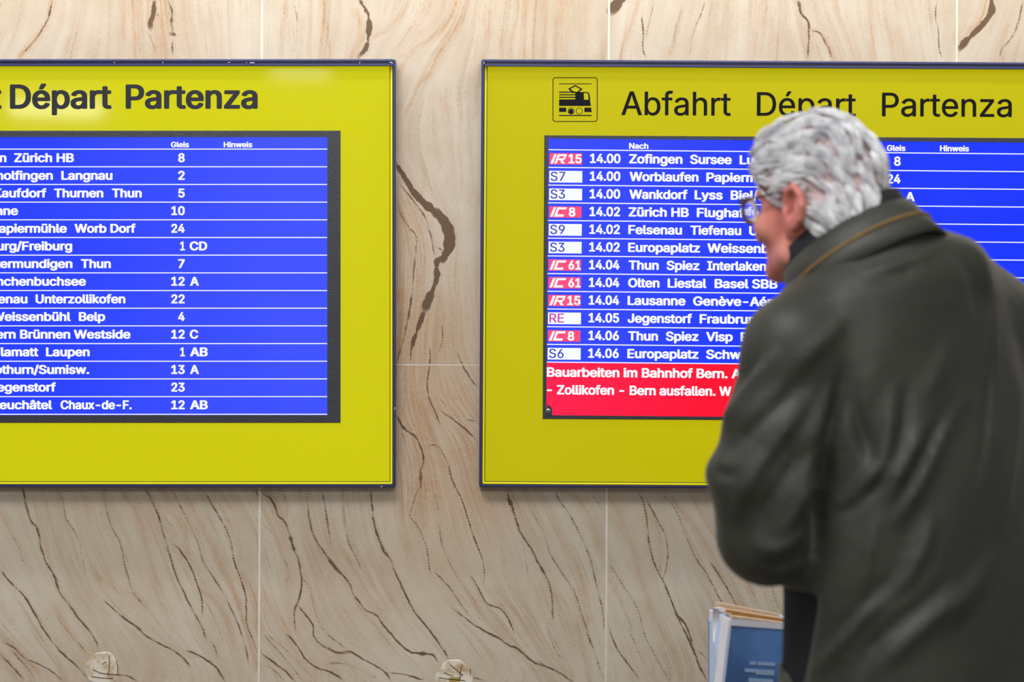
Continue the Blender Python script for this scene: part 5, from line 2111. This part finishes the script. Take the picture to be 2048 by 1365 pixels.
# ------------------------------------------------------------------ glasses
M['rim'] = simple('grey_glasses_frame', (112, 112, 140), 0.35, 0.1, 40)


def lens_mat():
    m, nt, b = new_mat('spectacle_glass')
    b.inputs['Base Color'].default_value = (0.9, 0.94, 1.0, 1)
    b.inputs['Roughness'].default_value = 0.03
    b.inputs['Transmission Weight'].default_value = 1.0
    b.inputs['IOR'].default_value = 1.3
    N(nt, 'ShaderNodeTexCoord')
    return m


M['lens'] = lens_mat()
gl = MB()
tm_ = MB()
gu = .016
rims = []
for s_ in (1, -1):
    rim = []
    for k in range(29):
        a = 2 * math.pi * k / 28
        rim.append(H(.121 - .012 * abs(math.cos(a) * .5 + .5) * (1 if True else 0), (.034 + .026 * math.cos(a)) * s_, gu - .003 + .020 * math.sin(a)))
    gl.tube(rim, .0011, 8, cap=False)
    rims.append(rim[:-1])
    tm_.tube([H(.110, .060 * s_, gu + .008), H(.100, .072 * s_, gu + .010), H(.060, .0775 * s_, gu + .010), H(.02, .080 * s_, gu + .012), H(-.004, .081 * s_, gu + .010), H(-.018, .079 * s_, gu - .012)], [.0022, .0022, .0019, .0018, .0018, .0018], 8)
gl.tube([H(.119, .010, gu), H(.124, 0, gu + .003), H(.119, -.010, gu)], .0016, 8)
glo = gl.build('glasses', M['rim'], man, True)
M['temple'] = simple('dark_temple', (44, 36, 48), 0.4, 0.1, 40)
tm_.build('temple_arms', M['temple'], glo, True)
for rim in rims:
    c = sum(rim, np.zeros(3)) / len(rim) + hf * .002
    n = len(rim)
    inner = [c + (p - c) * .55 + hf * .0012 for p in rim]
    vsl = list(rim) + inner + [c + hf * .0016]
    fsl = [(k, (k + 1) % n, n + (k + 1) % n, n + k) for k in range(n)] + [(n + k, n + (k + 1) % n, 2 * n) for k in range(n)]
    bk = [p - hf * .0018 for p in vsl]
    o2 = len(vsl)
    fsl = fsl + [tuple(i + o2 for i in f[::-1]) for f in fsl] + [(k, k + o2, (k + 1) % n + o2, (k + 1) % n) for k in range(n)]
    mesh_obj('lens', vsl + bk, fsl, M['lens'], glo, True)

# ------------------------------------------------------------------ leaflet dispenser standing beside the man
BD = 4.12
M['board_white'] = simple('white_card_edge', (232, 232, 240), 0.6, 0.04, 30)
M['light_blue'] = simple('light_blue_card', (202, 220, 252), 0.6, 0.05, 8)


def blue_card():
    m, nt, b = new_mat('blue_printed_card')
    tc = N(nt, 'ShaderNodeTexCoord')
    nz = N(nt, 'ShaderNodeTexNoise', Scale=9.0, Detail=2.0)
    nt.links.new(tc.outputs['Object'], nz.inputs['Vector'])
    rp = N(nt, 'ShaderNodeValToRGB')
    rp.color_ramp.elements[0].position = 0.35
    rp.color_ramp.elements[0].color = lin((66, 104, 160))
    rp.color_ramp.elements[1].position = 0.65
    rp.color_ramp.elements[1].color = lin((96, 146, 212))
    nt.links.new(nz.outputs['Fac'], rp.inputs['Fac'])
    nt.links.new(rp.outputs['Color'], b.inputs['Base Color'])
    b.inputs['Roughness'].default_value = 0.45
    return m


M['blue_card'] = blue_card()
M['leaflet'] = simple('cream_leaflets', (226, 200, 168), 0.8, 0.12, 60)
M['leaflet_b'] = simple('tan_leaflet_edge', (190, 140, 80), 0.8, 0.12, 60)
M['soft_white'] = simple('pale_print', (160, 188, 226), 0.6, 0.05, 30)
disp_ = thing('leaflet_dispenser', 'blue leaflet dispenser with white edges and cream leaflets, low beside the man', 'leaflet stand')
# plan corners: A left back, B front corner, C right (hidden by the coat)
TA, TB, TC = np.array(W(1419, 1226, BD + .10)), np.array(W(1460, 1240, BD)), np.array(W(1600, 1254, BD + .06))
ztop = TB[2]
TA[2] = ztop + .006
TC[2] = ztop - .016
lean = np.array([-.0140, 0, 0]) / .12
TDk = TA + (TC - TB)


def down(p, dz):
    q = p.copy()
    q[2] -= dz
    f = min(dz, .12)
    q[0] += (lean[0] * f if p is not TA else 0)
    return q


Hh = ztop - 0.002


def panel_between(name, a, b, mat, th=.004, dz=Hh, parent=None):
    n = np.cross(b - a, [0, 0, 1.0])
    n /= np.linalg.norm(n)
    m = MB()
    rows_ = [0.0, .12, dz]
    fr_ = [[down(a, z_) if z_ else a, down(b, z_) if z_ else b] for z_ in rows_]
    vs_ = [p for r_ in fr_ for p in r_] + [p - n * th for r_ in fr_ for p in r_]
    m.add(vs_, [(0, 1, 3, 2), (2, 3, 5, 4), (8, 9, 7, 6), (10, 11, 9, 8), (0, 6, 7, 1), (4, 5, 11, 10), (0, 2, 8, 6), (2, 4, 10, 8), (1, 7, 9, 3), (3, 9, 11, 5)])
    return m.build(name, mat, parent)


nF = np.cross(TC - TB, [0, 0, 1.0])
nF /= np.linalg.norm(nF)
if nF[1] > 0:
    nF = -nF
nS = np.cross(TB - TA, [0, 0, 1.0])
nS /= np.linalg.norm(nS)
if nS[0] > 0:
    nS = -nS
panel_between('front_panel', TB, TC, M['blue_card'], .004, Hh, disp_)
panel_between('side_panel', TA, TB, M['light_blue'], .004, Hh, disp_)
panel_between('side_panel', TDk, TC, M['light_blue'], .004, Hh, disp_)
panel_between('back_panel', TA, TDk, M['blue_card'], .004, Hh, disp_)


def slab(a, b, c, d, n, mat, name, parent, off=.0012):
    m = MB()
    m.hexa([p + n * off for p in (a, b, c, d)], [p - n * .0002 for p in (a, b, c, d)])
    return m.build(name, mat, parent)


def mixp(a, b, t):
    return a + (b - a) * t


# white borders: along the tops and down the front corner
slab(TB, TC, TC + np.array([0, 0, -.010]), TB + np.array([0, 0, -.010]), nF, M['board_white'], 'top_edge', disp_)
slab(TA, TB, TB + np.array([0, 0, -.020]), TA + np.array([0, 0, -.020]), nS, M['board_white'], 'top_edge', disp_)
e0 = mixp(TA, TB, .66)
slab(e0, TB, down(TB, .12), down(e0, .12), nS, M['board_white'], 'corner_edge', disp_, .0016)
slab(down(e0, .12), down(TB, .12), down(TB, Hh), down(e0, Hh), nS, M['board_white'], 'corner_edge', disp_, .0016)
# leaflets standing in the box, each a thin fan of folded paper
inn = (TDk - TA)
for k in range(7):
    t = .12 + k * .13
    a = mixp(TA, TB, t) + nF * 0 + (TC - TB) * .06
    b = mixp(TA, TB, t) + (TC - TB) * .94
    hgt = .016 - .0018 * k + .003 * math.sin(k * 2.1)
    a, b = a + [0, 0, hgt], b + [0, 0, hgt * .5 - .004]
    th = (TA - TB) * .05
    m_ = MB()
    q0, q1 = a - [0, 0, .2], b - [0, 0, .2]
    m_.hexa([a, b, q1, q0], [a + th, b + th, q1 + th, q0 + th])
    m_.build('leaflet', M['leaflet_b'] if k == 4 else M['leaflet'], disp_)
m_ = MB()
cpt = mixp(TA, TB, .72)
for k in range(3):
    c0 = mixp(TA, TB, .35 + k * .14) + (TC - TB) * (.03 + .02 * k)
    m_.tube([c0 + [0, 0, -.05], c0 + [0, 0, .009 - .002 * k]], .010 - .001 * k, 10)
    m_.build('rolled_leaflet', M['board_white'], disp_, True)
    m_ = MB()
# blurred lines of white print on the front
for r_, (x0, x1, dz_) in enumerate(((.48, .60, .068), (.64, .98, .068), (.40, .98, .081), (.62, .98, .084), (.50, .98, .097), (.50, .90, .110), (.42, .98, .123))):
    a, b = mixp(TB, TC, x0 * .72), mixp(TB, TC, x1 * .72)
    a, b = a + [lean[0] * min(dz_, .12), 0, -dz_], b + [lean[0] * min(dz_, .12), 0, -dz_]
    slab(a, b, b + [0, 0, -.006], a + [0, 0, -.006], nF, M['soft_white'], 'print_line', disp_, .0008)
